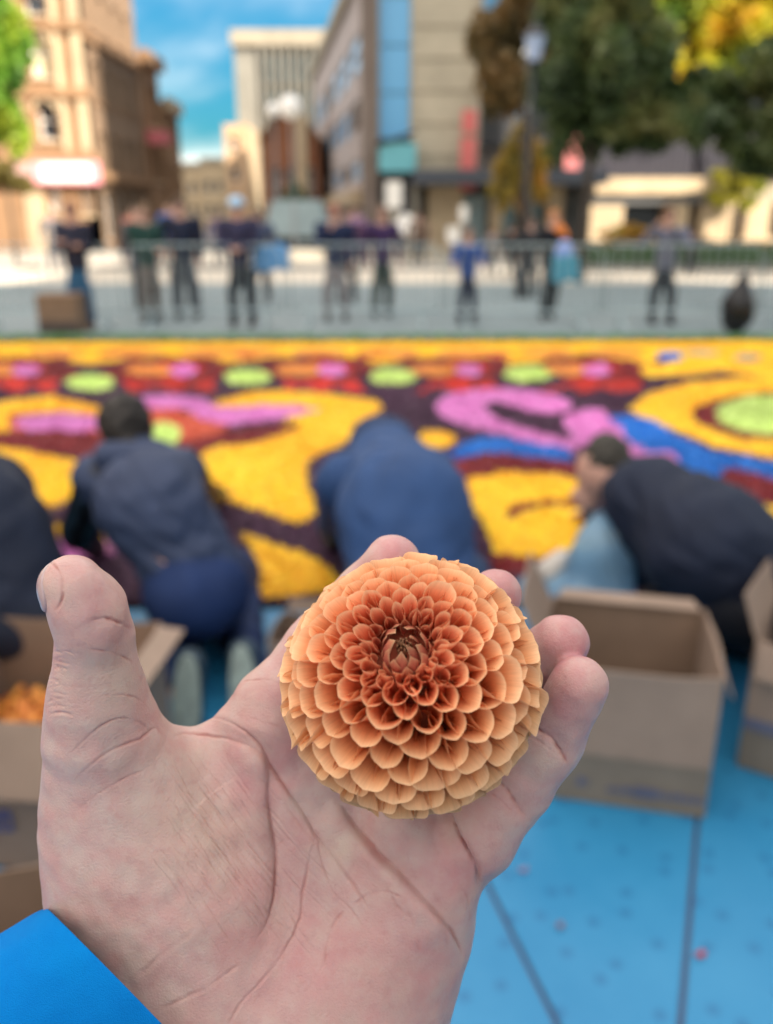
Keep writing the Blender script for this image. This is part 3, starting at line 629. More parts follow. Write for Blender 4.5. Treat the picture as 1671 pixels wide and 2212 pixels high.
x0, x1 = xat(1262, 23.5), xat(1720, 23.5); MB().box(x0, x1, 23.47, 23.53, .80, .85).build('rail', darkm, rl); MB().box(x0, x1, 23.47, 23.53, .12, .17).build('rail', darkm, rl)
bar0 = None; x = x0+.05
while x < x1:
    if bar0 is None:
        mb_ = MB().box(-.014, .014, -.014, .014, 0, .9); bar0 = mb_.build('bar', darkm, rl, world=False); bar0.location = (x-rl.location[0], 0, 0)
    else:
        c = bar0.copy(); COL.objects.link(c); c.location = (x-rl.location[0], 0, 0)
    x += .17
# ================================================================ trees
def leafcloud(n, c, r, clumps, rs, size, flat=1.0):
    cc = rs.normal(size=(clumps, 3)); cc /= np.linalg.norm(cc, axis=1)[:, None]; cc *= (rs.random((clumps, 1))**.45)*.86
    k = rs.integers(0, clumps, n); d = rs.normal(size=(n, 3)); d /= np.linalg.norm(d, axis=1)[:, None]
    cs = rs.uniform(.14, .30, clumps)[k][:, None]
    P = np.array(c)+(cc[k]+d*cs*(rs.random((n, 1))**.5))*np.array(r)
    a = rs.normal(size=(n, 3)); a /= np.linalg.norm(a, axis=1)[:, None]; b = np.cross(a, rs.normal(size=(n, 3))); b /= np.linalg.norm(b, axis=1)[:, None]
    s = size*rs.uniform(.6, 1.3, (n, 1)); Q4 = np.stack([P-a*s, P-b*s*.55, P+a*s, P+b*s*.55], 1).reshape(-1, 3)
    return Q4, np.arange(4*n).reshape(-1, 4), (np.array(c)+cc*np.array(r))
def leafmat(nm, cols, sc_=.8):
    m = bpy.data.materials.new(nm); m.use_nodes = True; n = m.node_tree; b = n.nodes['Principled BSDF']; b.inputs['Roughness'].default_value = .55
    tc = n.nodes.new('ShaderNodeTexCoord'); t = n.nodes.new('ShaderNodeTexNoise'); t.inputs['Scale'].default_value = sc_; t.inputs['Detail'].default_value = 5
    r = n.nodes.new('ShaderNodeValToRGB'); r.color_ramp.elements[0].position = .32; r.color_ramp.elements[1].position = .68
    r.color_ramp.elements[0].color = (*cols[0], 1); r.color_ramp.elements[1].color = (*cols[-1], 1)
    for i, c in enumerate(cols[1:-1]): e = r.color_ramp.elements.new(.32+.36*(i+1)/(len(cols)-1)); e.color = (*c, 1)
    tl = n.nodes.new('ShaderNodeBsdfTranslucent'); ms = n.nodes.new('ShaderNodeMixShader'); ms.inputs[0].default_value = .35
    n.links.new(tc.outputs['Object'], t.inputs['Vector']); n.links.new(t.outputs['Fac'], r.inputs[0]); n.links.new(r.outputs[0], b.inputs['Base Color']); n.links.new(r.outputs[0], tl.inputs[0])
    n.links.new(b.outputs[0], ms.inputs[1]); n.links.new(tl.outputs[0], ms.inputs[2]); n.links.new(ms.outputs[0], n.nodes['Material Output'].inputs[0]); return m
bark = mat('bark', (.085, .065, .05), .9, noise=(6, .4))
def tree(label, xpx, ypx, Y, r, n, cols, seed, base=None, extra=(), clumps=60, size=.13, cat='tree', name='tree', trunk_r=.16, sc_=.8):
    c = W(xpx, ypx, Y); rs = np.random.default_rng(seed); bx = c[0] if base is None else xat(base, Y)
    t = thing(name, (bx, Y, 0), label, cat)
    V, Fq, cc = leafcloud(n, c, r, clumps, rs, size)
    for (ex_, ey_), er_, en_ in extra:
        V2, F2, c2_ = leafcloud(en_, W(ex_, ey_, Y), er_, 26, rs, size); Fq = np.concatenate([Fq, F2+len(V)]); V = np.concatenate([V, V2]); cc = np.concatenate([cc, c2_])
    V[:, 2] = np.maximum(V[:, 2], .05)
    link('crown', fmesh('crown', V, Fq, smooth=False), t, leafmat('leaves%d' % seed, cols, sc_))
    tr = MB(); top = max(c[2]-r[2]*.35, .4); tr.tube([(bx, Y, -.02), (bx+.04, Y, top*.5), (bx+(c[0]-bx)*.5, Y, top), tuple(c)], [trunk_r*1.25, trunk_r*.9, trunk_r*.7, trunk_r*.25], 9)
    tr.build('trunk', bark, t, smooth=True)
    br = cc[rs.permutation(len(cc))[:9]]
    for q in br: MB().tube([(bx+(c[0]-bx)*.4, Y, top*.95), tuple((np.array([bx, Y, top])+q)/2+[0, 0, .1]), tuple(q)], [trunk_r*.4, trunk_r*.25, trunk_r*.08], 6).build('limb', bark, t, smooth=True)
    return t
tree('large dark green tree filling the upper right, slim trunk behind the barriers', 1295, 95, 21, (1.75, 1.9, 2.5), 13500, [(.035,.06,.022), (.085,.13,.04), (.22,.22,.07)], 1, base=1262, clumps=70, trunk_r=.10, extra=[((1455, 235), (1.15, 1.2, 1.0), 6000), ((1330, 290), (.9, .9, .5), 2500)])
tree('very dark leafy tree cut off by the right edge of the picture', 1725, 235, 15, (1.65, 1.6, 1.25), 12500, [(.025,.05,.018), (.06,.10,.03), (.14,.16,.05)], 2, base=1800, clumps=60, size=.10, trunk_r=.12)
tree('sunlit yellow green tree top in the upper right corner', 1560, 0, 41, (4.2, 2.6, 4.4), 22000, [(.10,.20,.02), (.34,.38,.02), (.60,.48,.02), (.70,.34,.03)], 3, base=1600, clumps=60, size=.17, sc_=.5)
tree('brown and orange autumn tree beside the stone tower', 1115, 55, 31, (1.75, 1.6, 3.0), 14000, [(.09,.075,.03), (.17,.12,.045), (.26,.15,.05), (.07,.075,.03)], 4, base=1128, clumps=50, size=.15, trunk_r=.11)
tree('small yellow leaved tree in front of the red shop sign', 1128, 365, 33, (1.25, 1.0, 1.75), 5500, [(.16,.14,.03), (.50,.36,.06), (.60,.30,.05)], 5, base=1150, clumps=60, size=.10, trunk_r=.07)
tree('bright green tree at the upper left edge', -30, 150, 23, (1.25, 1.2, 2.1), 13000, [(.05,.15,.012), (.14,.30,.02), (.36,.42,.03)], 6, base=-60, clumps=50, size=.11, trunk_r=.11)
tree('olive brown shrub below the green tree at the left edge', 10, 372, 30, (1.15, .9, .75), 4500, [(.09,.08,.02), (.22,.17,.04)], 7, clumps=30, size=.1, cat='shrub', name='shrub', trunk_r=.06)
tree('yellow green shrub hanging beside the stone piers, far right', 1590, 400, 40.8, (1.4, .8, 1.35), 6500, [(.16,.15,.02), (.42,.38,.04), (.30,.34,.04)], 8, clumps=34, size=.12, cat='shrub', name='shrub', trunk_r=.06)
tree('low planting of orange and green flowers in the sun by the stone piers', 1365, 508, 36, (1.5, .7, .42), 3800, [(.20,.22,.03), (.60,.32,.05), (.30,.36,.05)], 9, clumps=34, size=.08, cat='flower bed', name='flower_bed', trunk_r=.03)
# planter block with a clipped conifer
pt = thing('planter', (xat(640, 34), 34.6, 0), 'pale blue grey tapering stone planter in the middle distance', 'planter'); x0, x1 = xat(566, 34), xat(716, 34); zt = zat(432, 34)
MB().add([(x0, 34, .75), (x1, 34, .75), (x1, 36, .75), (x0, 36, .75), (x0+.35, 34.3, zt), (x1-.45, 34.3, zt), (x1-.45, 35.7, zt), (x0+.35, 35.7, zt)], [(0, 3, 2, 1), (4, 5, 6, 7), (0, 1, 5, 4), (1, 2, 6, 5), (2, 3, 7, 6), (3, 0, 4, 7)]).build('block', mat('blue_grey_stone', (.28, .36, .38), .7, noise=(1, .2)), pt)
MB().box(x0+.2, x1-.2, 34.15, 35.8, -.01, .748).build('base', mat('dark_base', (.06, .06, .055), .8), pt)
rs = np.random.default_rng(30); n_ = 5000; h_ = rs.random(n_); rr_c = .62*(1-h_)**.8*np.sqrt(rs.random(n_)); a_ = rs.uniform(0, 6.28, n_); cz0, cz1 = zat(452, 34.8), zat(392, 34.8)
Pc = np.stack([xat(637, 34.8)+rr_c*np.cos(a_), 34.9+rr_c*np.sin(a_), cz0+(cz1-cz0)*h_], 1); aa = rs.normal(size=(n_, 3)); bb = rs.normal(size=(n_, 3)); s_ = .10
Vc = np.stack([Pc-aa*s_*.6, Pc-bb*s_*.3, Pc+aa*s_*.6, Pc+bb*s_*.3], 1).reshape(-1, 3)
ct_ = thing('conifer', (xat(637, 34.8), 34.9, zt), 'small clipped dark green conifer standing on the pale planter', 'tree'); link('crown', fmesh('crown', Vc, np.arange(4*n_).reshape(-1, 4), False), ct_, leafmat('needles', [(.02, .06, .02), (.05, .11, .03)])); MB().tube([(xat(637, 34.8), 34.9, zt-.01), (xat(637, 34.8), 34.9, cz1-.1)], [.05, .02], 6).build('trunk', bark, ct_)
# ================================================================ lamps and signs
def lamp_black(xb, Y, ztop, label):
    x = xat(xb, Y); t = thing('street_lamp', (x, Y, 0), label, 'street lamp', None); iron = mat('cast_iron', (.016, .017, .022), .45)
    MB().tube([(x, Y, 0), (x, Y, .12), (x, Y, .5), (x, Y, .56), (x, Y, 1.0), (x+.02, Y, ztop-.62)], [.17, .16, .12, .08, .055, .042], 12).build('post', iron, t, smooth=True)
    MB().tube([(x-.34, Y, ztop-1.75), (x+.36, Y, ztop-1.75)], .025, 8).build('crossbar', iron, t)
    MB().tube([(x+.02, Y, ztop-.62), (x+.02, Y, ztop-.52)], [.05, .14], 10).build('lantern_base', iron, t)
    MB().tube([(x+.02, Y, ztop-.518), (x+.02, Y, ztop-.12)], [.10, .19], 8).build('lantern_glass', mat('lantern_glass', (.42, .52, .72), .25), t)
    MB().tube([(x+.02, Y, ztop-.118), (x+.02, Y, ztop-.02), (x+.02, Y, ztop+.1)], [.22, .13, .02], 10).build('lantern_cap', iron, t)
lamp_black(1135, 17, zat(62, 17), 'tall black cast iron street lamp with glass lantern in front of the brown tree')
def globe_lamp(xb, Y, yg, rg, label):
    x = xat(xb, Y); z = zat(yg, Y); t = thing('street_lamp', (x, Y, 0), label, 'street lamp'); 
    MB().tube([(x, Y, 0), (x, Y, .3), (x, Y, .31), (x, Y, z-rg)], [.10, .09, .05, .035], 9).build('post', mat('lamp_post_grey', (.20, .20, .20), .5), t, smooth=True)
    MB().sphere((x, Y, z), rg, 18, 12).build('globe', mat('white_globe', (.85, .83, .80), .3), t, smooth=True)
globe_lamp(636, 33, 232, .40, 'white globe lamp on a thin post in front of the brown hall')
globe_lamp(600, 36, 238, .26, 'smaller pale globe lamp just left of the big white globe')
def disc_sign(xb, Y, yc, r, label):
    x = xat(xb, Y); z = zat(yc, Y); t = thing('round_sign', (x, Y, 0), label, 'sign'); MB().tube([(x, Y, 0), (x, Y, z-r)], .03, 8).build('post', pale, t); MB().tube([(x, Y-.05, z), (x, Y-.01, z)], r, 28).build('disc', mat('white_disc', (.88, .87, .85), .35), t)
disc_sign(877, 31, 484, .34, 'round white sign shining in the sun at the foot of the tower')
ps = thing('pillar_sign', (xat(851, 31.6), 31.6, 0), 'slim white sign pillar below the teal hanging sign', 'sign'); x = xat(851, 31.6)
MB().box(x-.10, x+.10, 31.5, 31.6, 0, zat(452, 31.6)).build('post', pale, ps); MB().box(x-.28, x+.28, 31.48, 31.62, zat(450, 31.6)+.01, zat(392, 31.6)).build('sign_face', whitem, ps)
for xb, yc, w_, h_, Y, lb_ in ((1002, 462, .26, .55, 30.5, 'white notice board on a post in front of the shop windows'), (981, 508, .42, .55, 30.2, 'pale square sign low beside the child in blue')):
    x = xat(xb, Y); z = zat(yc, Y); t = thing('notice_board', (x, Y, 0), lb_, 'sign'); MB().box(x-w_/2, x+w_/2, Y, Y+.06, z-h_/2, z+h_/2).build('board', whitem, t); MB().box(x-.03, x+.03, Y+.061, Y+.11, 0, z+h_/2).build('post', greyp, t)
# ================================================================ crowd barriers
steel = mat('galvanised_steel', (.34, .43, .46), .6, metal=.1)
def barrier(x, y, rz_, label):
    t = thing('crowd_barrier', (x, y, 0), label, 'barrier', 'steel crowd barriers along the far edge of the carpet', rz_); return t
def barrier_parts(t):
    L = 2.1; f = MB(); r = .012
    f.tube([(-L/2, 0, .22), (-L/2, 0, 1.0), (-L/2+.10, 0, 1.12), (L/2-.10, 0, 1.12), (L/2, 0, 1.0), (L/2, 0, .22)], r, 8); f.tube([(-L/2, 0, .24), (L/2, 0, .24)], .018, 8)
    o = f.build('frame', steel, t, world=False, smooth=True); b0 = MB().tube([(0, 0, .24), (0, 0, 1.11)], .006, 6).build('bar', steel, t, world=False); b0.location = (-L/2+.14, 0, 0)
    for i in range(1, 15):
        c = b0.copy(); COL.objects.link(c); c.location = (-L/2+.14+i*.13, 0, 0)
    for s in (-1, 1):
        q = MB().tube([(0, -.30, .022), (0, 0, .10), (0, .30, .022)], .022, 8).build('foot', steel, t, world=False); q.location = (s*(L/2-.25), 0, 0)
        MB().tube([(0, 0, .10), (0, 0, .25)], .02, 8).build('stay', steel, q, world=False)
labels = ['outside the left edge', 'at the left edge in front of the man in blue jeans', 'in front of the pair in green and navy', 'in front of the person in the pale cap', 'in front of the two onlookers near the centre', 'in front of the child in blue', 'between the child and the person with the blue bag', 'in front of the person photographing, right', 'beside the black rubbish bag, right edge']
for i in range(9):
    x = -9.1+i*2.2; t = barrier(x, 12.25+.12*math.sin(i*2.1), .03*math.sin(i*3), 'steel crowd barrier '+labels[i]); barrier_parts(t)
# cloths on the barriers
def cloth(xp, y0p, y1p, wpx_, Y, m, label):
    x = xat(xp, Y); w_ = wpx_/F*Y; z0, z1 = zat(y1p, Y), zat(y0p, Y); V = []; N1, N2 = 12, 9
    for j in range(N2):
        for i in range(N1):
            u_ = i/(N1-1)-.5; v_ = j/(N2-1); V.append((x+u_*w_*(1-.12*v_), Y+.03*math.sin(u_*19+v_*3)+.05*v_, z0+(z1-z0)*v_+.02*math.sin(u_*8)))
    o = link('cloth', fmesh('cloth', V, [(j*N1+i, j*N1+i+1, (j+1)*N1+i+1, (j+1)*N1+i) for j in range(N2-1) for i in range(N1-1)]), None, m); s = o.modifiers.new('s', 'SOLIDIFY'); s.thickness = .01
    return tag(o, label, 'cloth', 'coloured cloths hung over the barriers')
cloth(583, 528, 585, 78, 12.6, mat('sky_cloth', (.10, .30, .60), .6), 'light blue cloth hanging over a barrier right of the person in the cap')
cloth(1230, 552, 610, 60, 12.6, mat('teal_cloth', (.05, .26, .38), .6), 'teal cloth hanging low beside the person with the blue bag')
# cardboard box and rubbish bag out on the paving
bp_ = Q(130, 722, 0); t = thing('cardboard_box', bp_, 'closed brown cardboard box on the paving at the left, before the barriers', 'box'); cbf = mat('box_far', (.23, .15, .10), .85, noise=(5, .2))
MB().box(bp_[0]-.27, bp_[0]+.27, bp_[1], bp_[1]+.4, .008, .50).build('body', cbf, t); MB().box(bp_[0]-.28, bp_[0]+.28, bp_[1]-.01, bp_[1]+.2, .503, .512).build('flap', mat('box_far2', (.28, .18, .12), .85), t); MB().box(bp_[0]-.28, bp_[0]+.28, bp_[1]+.203, bp_[1]+.41, .503, .515).build('flap', mat('box_far3', (.25, .165, .11), .85), t)
MB().box(bp_[0]-.272, bp_[0]+.272, bp_[1]-.004, bp_[1]-.001, .02, .16).build('printed_mark', mat('dark_print', (.07, .055, .05), .8), t)
bb_ = Q(1604, 726, 0); o = blob('rubbish_bag', [(0, [('e', tuple(bb_+np.array([0, .25, .31])), None, (.22, .21, .31), .05), ('c', tuple(bb_+np.array([0, .25, .42])), tuple(bb_+np.array([.03, .25, .74])), .17, .06, 1.0, .08)])], .022, mat('black_plastic', (.010, .010, .012), .35), None, folds(.012, 17, 6))
tag(o, 'full black rubbish bag standing on the paving by the right edge', 'rubbish bag')
# ================================================================ onlookers
skin2 = mat('onlooker_skin', (.46, .27, .21), .55)
MC = {}
def cm(c):
    if c not in MC: MC[c] = mat('cloth_%02d' % len(MC), c, .85, noise=(9, .25))
    return MC[c]
def E3(c, r, k=.03): return ('e', tuple(c), None, r, k)
def K3(a, b, ra, rb, k=.03): return ('c', tuple(a), tuple(b), ra, rb, 1.0, k)
def standing(xf, yf, ytop, label, top, legs, hair=(.05, .035, .025), pose='front', shoes=(.03, .03, .035), cap_=None, wide=1.24, face=-1, Y=None, shorts=False, lean=0, res=.022, turn=0.0, hat=None):
    if Y is None: b = Q(xf, yf, 0)
    else: b = np.array([xat(xf, Y), Y, 0.])
    Y = b[1]; H = zat(ytop, Y)
    k = H/1.75; t = thing('person', b, label, 'person')
    ct, st = math.cos(turn), math.sin(turn)
    def p(x, y, z): return np.array([b[0]+(x*ct-y*st)*k*wide, b[1]+(x*st+y*ct)*k+lean*z*k, z*k])
    f = face
    if pose == 'front': hs_ = [(p(-.19, f*.02, 1.14), p(-.05, f*.24, 1.10)), (p(.19, f*.02, 1.14), p(.05, f*.24, 1.10))]; hs_ = [(p(-.20, f*.05, 1.12), p(-.04, f*.24, 1.08)), (p(.20, f*.05, 1.12), p(.04, f*.24, 1.08))]
    elif pose == 'up': hs_ = [(p(-.30, f*.16, 1.22), p(-.07, f*.30, 1.52)), (p(.30, f*.16, 1.22), p(.07, f*.30, 1.52))]
    elif pose == 'cross': hs_ = [(p(-.20, f*.06, 1.14), p(.08, f*.20, 1.17)), (p(.20, f*.06, 1.14), p(-.08, f*.20, 1.22))]
    elif pose == 'phone': hs_ = [(p(-.21, f*.08, 1.16), p(-.03, f*.30, 1.42)), (p(.22, .02, 1.12), p(.20, f*.06, .88))]
    elif pose == 'lean': hs_ = [(p(-.24, f*.12, 1.18), p(-.26, f*.38, 1.10)), (p(.24, f*.10, 1.16), p(.22, f*.36, 1.08))]
    elif pose == 'hip': hs_ = [(p(-.34, .05, 1.15), p(-.17, f*.08, .98)), (p(.22, .02, 1.12), p(.21, f*.05, .86))]
    else: hs_ = [(p(-.26, .02, 1.12), p(-.25, f*.07, .86)), (p(.26, .02, 1.12), p(.25, f*.07, .86))]
    sh = [p(-.19, 0, 1.42), p(.19, 0, 1.42)]; hip = p(0, 0, .92); nk = p(0, 0, 1.47); hd = p(0, f*.02, 1.635)
    ft = [p(-.11, 0, .07), p(.12, .03, .07)]; kn = [p(-.10, f*.03, .50), p(.11, f*.02, .50)]
    body = [K3(hip, nk, .12*k, .09*k), K3(nk, hd, .05*k, .05*k), E3(hd, (.076*k, .092*k, .112*k), .02), K3(hd+[0, f*.08*k, -.01], hd+[0, f*.108*k, -.02], .012*k, .015*k, .01), E3(hd+[-.078*k, 0, 0], (.012, .02, .028), .006), E3(hd+[.078*k, 0, 0], (.012, .02, .028), .006)]
    for i in (0, 1):
        body += [K3(hip, kn[i], .075*k, .052*k), K3(kn[i], ft[i], .050*k, .034*k), K3(sh[i], hs_[i][0], .04*k, .034*k), K3(hs_[i][0], hs_[i][1], .033*k, .024*k), K3(hs_[i][1], hs_[i][1]+(hs_[i][1]-hs_[i][0])/np.linalg.norm(hs_[i][1]-hs_[i][0])*.09*k, .032*k, .022*k)]
    blob('body', [(0, body)], res, skin2, t)
    blob('jacket', [(0, [K3(p(0, 0, .94), p(0, 0, 1.30), .155*k, .165*k, .06), K3(sh[0]+[0, 0, -.02], sh[1]+[0, 0, -.02], .085*k, .085*k, .06)]+[K3(sh[i], hs_[i][0], .078*k, .062*k, .02) for i in (0, 1)]+[K3(hs_[i][0], hs_[i][0]+(hs_[i][1]-hs_[i][0])*.85, .060*k, .046*k, .02) for i in (0, 1)])], res, cm(top), t, folds(.006, 20, int(xf)))
    ze = .50 if shorts else .10
    lg = []
    for i in (0, 1):
        lg.append(K3(hip+(kn[i]-hip)*.12, kn[i], .115*k, .082*k, .03))
        if not shorts: lg.append(K3(kn[i], ft[i]+[0, 0, .04], .080*k, .064*k, .02))
    blob('trousers', [(0, lg)], res, cm(legs), t, folds(.005, 22, 4))
    blob('hair', [(0, [E3(hd+[0, -f*.018*k, .028*k], (.092*k, .102*k, .108*k), .02)])], res*.8, cm(hair), t) if hat is None else None
    if hat is not None: blob('cap', [(0, [E3(hd+[0, 0, .055*k], (.112*k, .118*k, .09*k), .02), K3(hd+[0, f*.05, .05*k], hd+[0, f*.16, .035*k], .06, .05, .03)])], res*.8, cm(hat), t)
    for i in (0, 1): blob('shoe', [(0, [K3(ft[i]+[0, .03, -.02*k], ft[i]+[0, f*.15*k, -.03*k], .048*k, .042*k, .03)])], res*.7, cm(shoes), t)
    return t, p, hs_
standing(182, 712, 437, 'onlooker in a dark navy jumper, blue jeans and tan boots at the left barrier', (.020, .022, .045), (.03, .11, .22), pose='cross', shoes=(.22, .13, .08), wide=.98, hair=(.16, .07, .05))
standing(330, 695, 442, 'onlooker in a dark green jacket and grey beige trousers, turned sideways', (.018, .060, .050), (.17, .145, .13), pose='front', turn=.9, hair=(.20, .13, .08))
standing(408, 688, 428, 'onlooker in a navy hooded top and grey trousers beside the green jacket', (.012, .018, .045), (.075, .085, .105), pose='hip', wide=1.2)
standing(526, 706, 428, 'onlooker with a pale blue cap, navy jumper and black trousers, hands clasped', (.030, .030, .075), (.018, .024, .035), pose='front', hat=(.40, .60, .82), wide=1.15)
standing(727, 692, 442, 'onlooker in a navy jacket and pale grey trousers near the centre', (.012, .022, .070), (.22, .20, .21), pose='phone', hair=(.28, .10, .07))
standing(826, 684, 446, 'onlooker in a purple and black top with dark olive trousers near the centre', (.045, .020, .085), (.018, .032, .026), pose='down', turn=.5, hair=(.22, .14, .10))
standing(1008, 700, 492, 'child in a bright blue jacket and dark trousers holding the barrier', (.012, .055, .26), (.008, .012, .045), pose='lean', hair=(.20, .16, .14), wide=1.1)
standing(1182, 690, 455, 'onlooker in black with bare shins and an orange scarf, blue bag in hand', (.010, .011, .018), (.008, .009, .014), pose='front', shorts=False, hair=(.45, .18, .06), turn=.8)
standing(1425, 700, 452, 'onlooker in a lilac grey top and black trousers raising a camera', (.13, .14, .20), (.012, .014, .024), pose='up', turn=-.5, hair=(.12, .06, .045))
bg_o = Q(1196, 690, 0); o = blob('tote_bag', [(0, [('e', (bg_o[0]+.05, bg_o[1]-.25, 1.0), None, (.13, .06, .16), .03)])], .02, mat('blue_white_bag', (.26, .36, .75), .6)); tag(o, 'pale blue bag held in front of the onlooker in black', 'bag')
o = blob('scarf', [(0, [('c', (bg_o[0]-.02, bg_o[1]-.12, 1.32), (bg_o[0]+.08, bg_o[1]-.13, 1.22), .075, .045, 1.0, .03)])], .02, mat('orange_scarf', (.75, .24, .06), .7)); tag(o, 'orange scarf hanging on the chest of the onlooker in black', 'scarf')
for args in ((300, 15, 446, 'onlooker in a grey coat standing close behind the green jacket', (.10, .10, .115), (.03, .035, .05)), (382, 15.5, 438, 'onlooker in dark brown between the navy hooded top and the green jacket', (.05, .03, .025), (.04, .04, .05)), (556, 16, 452, 'onlooker in dusky blue half hidden behind the person in the cap', (.06, .08, .15), (.03, .03, .04)), (748, 16, 452, 'onlooker in plum standing just behind the navy jacket near the centre', (.10, .04, .09), (.02, .02, .03)), (1150, 17, 470, 'onlooker in dark grey beside the person with the orange scarf', (.03, .03, .035), (.02, .02, .03)), (108, 25, 452, 'distant passer-by in grey by the shop front, left', (.16, .15, .16), (.06, .06, .08)), (288, 24, 448, 'distant passer-by in a faded red top behind the green jacket', (.34, .12, .09), (.08, .09, .14)), (365, 27, 440, 'distant passer-by in bright blue between the left onlookers', (.03, .09, .30), (.03, .03, .05)),
             (470, 28, 458, 'distant passer-by in violet grey left of the capped onlooker', (.12, .10, .20), (.06, .06, .09)), (765, 26, 446, 'distant passer-by in mauve right of the navy jacket', (.30, .18, .30), (.05, .05, .08)), (905, 27, 458, 'distant passer-by in brown near the round white sign', (.18, .12, .09), (.05, .05, .06)),
             (1108, 22, 488, 'distant figure all in black near the lamp post', (.012, .013, .018), (.012, .013, .018)), (1065, 23, 492, 'distant passer-by in grey between the child and the lamp post', (.20, .19, .20), (.06, .07, .09)), (1505, 24, 498, 'distant passer-by in dark clothes beside the hedge, right', (.05, .05, .07), (.03, .03, .04))):
    standing(args[0], 0, args[2], args[3], args[4], args[5], Y=args[1], res=.035, pose='down')
# ================================================================ cardboard boxes
def cardboard(nm, c): return mat(nm, c, .8, noise=(9, .1, tuple(x*.86 for x in c)), bump=(120, .12, .002))
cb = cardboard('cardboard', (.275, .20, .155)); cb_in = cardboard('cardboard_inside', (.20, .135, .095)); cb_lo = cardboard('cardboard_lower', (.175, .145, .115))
tape = mat('box_tape', (.30, .20, .13), .35); ink = mat('box_ink', (.10, .11, .17), .7); inkb = mat('box_ink_blue', (.06, .08, .24), .7)
def carton(label, FL, FR, depth, h, flaps=(), lower=True, prints=(), group='open cardboard boxes on the blue floor', th=.005, name='cardboard_box'):
    FL = np.array(FL[:2]); FR = np.array(FR[:2]); w_ = np.linalg.norm(FR-FL); u = (FR-FL)/w_; v = np.array([-u[1], u[0]])
    t = thing(name, (*(FL+u*w_/2+v*depth/2), .02), label, 'box', group)
    def P(a, b, z): q = FL+u*a+v*b; return (q[0], q[1], z)
    def wallp(nm, a0, b0, a1, b1, z0, z1, out, m, sag=0):
        # a bowed board of real thickness from (a0,b0) to (a1,b1)
        V = []; n_ = 8; nrm = np.array([b1-b0, -(a1-a0)]); nrm = nrm/np.linalg.norm(nrm)
        for side in (0, 1):
            for j in range(5):
                for i in range(n_+1):
                    s = i/n_; bow = out*math.sin(math.pi*s)*(j/4)**1.5+(side-.5)*th
                    zz_ = z0+(z1-z0)*j/4-(sag*math.sin(math.pi*s*1.0)*(j == 4))*(1+.3*math.sin(9*s))
                    V.append(P(a0+(a1-a0)*s+nrm[0]*bow, b0+(b1-b0)*s+nrm[1]*bow, zz_))
        Fc = []; K = (n_+1); S = 5*K
        for j in range(4):
            for i in range(n_):
                q = (j*K+i, j*K+i+1, (j+1)*K+i+1, (j+1)*K+i); Fc += [q, tuple(x+S for x in q)[::-1]]
        for i in range(n_): Fc += [(i+1, i, i+S, i+1+S), (4*K+i, 4*K+i+1, 4*K+i+1+S, 4*K+i+S)]
        for j in range(4): Fc += [(j*K, (j+1)*K, (j+1)*K+S, j*K+S), (j*K+n_, j*K+n_+S, (j+1)*K+n_+S, (j+1)*K+n_)]
        return MB().add(V, Fc).build(nm, m, t, smooth=False)
    z0 = .022
    if lower:
        zl = z0+h*.36
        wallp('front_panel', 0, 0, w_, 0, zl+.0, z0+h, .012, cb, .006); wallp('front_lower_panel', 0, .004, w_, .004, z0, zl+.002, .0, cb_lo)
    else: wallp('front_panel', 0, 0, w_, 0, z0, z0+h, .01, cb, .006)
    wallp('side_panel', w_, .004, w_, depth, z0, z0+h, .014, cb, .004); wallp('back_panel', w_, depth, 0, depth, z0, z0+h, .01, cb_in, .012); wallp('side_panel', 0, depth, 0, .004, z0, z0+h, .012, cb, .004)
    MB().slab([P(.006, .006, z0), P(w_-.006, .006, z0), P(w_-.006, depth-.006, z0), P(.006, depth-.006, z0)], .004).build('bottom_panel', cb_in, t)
    for kind, ln, ang in flaps:   # angle from straight up, outward positive
        a = math.radians(ang); dz = math.cos(a)*ln; do = math.sin(a)*ln; e = .03*ln
        if kind == 'right': q = [P(w_+.006, .02, z0+h+.001), P(w_+.006, depth-.02, z0+h+.001), P(w_+.006+do, depth-.02-e, z0+h+dz), P(w_+.006+do, .02+e, z0+h+dz)]
        if kind == 'left': q = [P(-.006, depth-.02, z0+h+.001), P(-.006, .02, z0+h+.001), P(-.006-do, .02+e, z0+h+dz), P(-.006-do, depth-.02-e, z0+h+dz)]
        if kind == 'back': q = [P(w_-.01, depth+.006, z0+h+.001), P(.01, depth+.006, z0+h+.001), P(.01+e, depth+.006+do, z0+h+dz), P(w_-.01-e, depth+.006+do, z0+h+dz)]
        if kind == 'front': q = [P(.01, -.012, z0+h+.001), P(w_-.01, -.012, z0+h+.001), P(w_-.01-e, -.012-do, z0+h+dz), P(.01+e, -.012-do, z0+h+dz)]
        if kind == 'backwrap': q = [P(w_-.01, depth-.012, z0+h+.001), P(.01, depth-.012, z0+h+.001), P(.03, depth-.012+do, z0+h+dz), P(w_-.03, depth-.012+do, z0+h+dz)]
        MB().slab(q, .005).build('flap', cb, t)
    for (a0, a1, zz0, zz1, m_) in prints:
        MB().slab([P(a0, -.0045, z0+zz0), P(a1, -.0045, z0+zz0), P(a1, -.0045, z0+zz1), P(a0, -.0045, z0+zz1)], .001).build('printed_mark', m_, t)
    return t, P, w_
BP = [(w_a, w_b, z_a, z_b, ink) for w_a, w_b, z_a, z_b in [(.10,.118,.055,.078),(.123,.128,.055,.078)]]
rr_ = random.Random(4)
xx = .18
while xx < .42:     # a line of small print, too soft to read in the picture
    ww = rr_.uniform(.006, .016); BP.append((xx, xx+ww, .045, .045+rr_.uniform(.016, .024), ink)); xx += ww+.005
BP.append((.245, .30, .040, .072, ink))
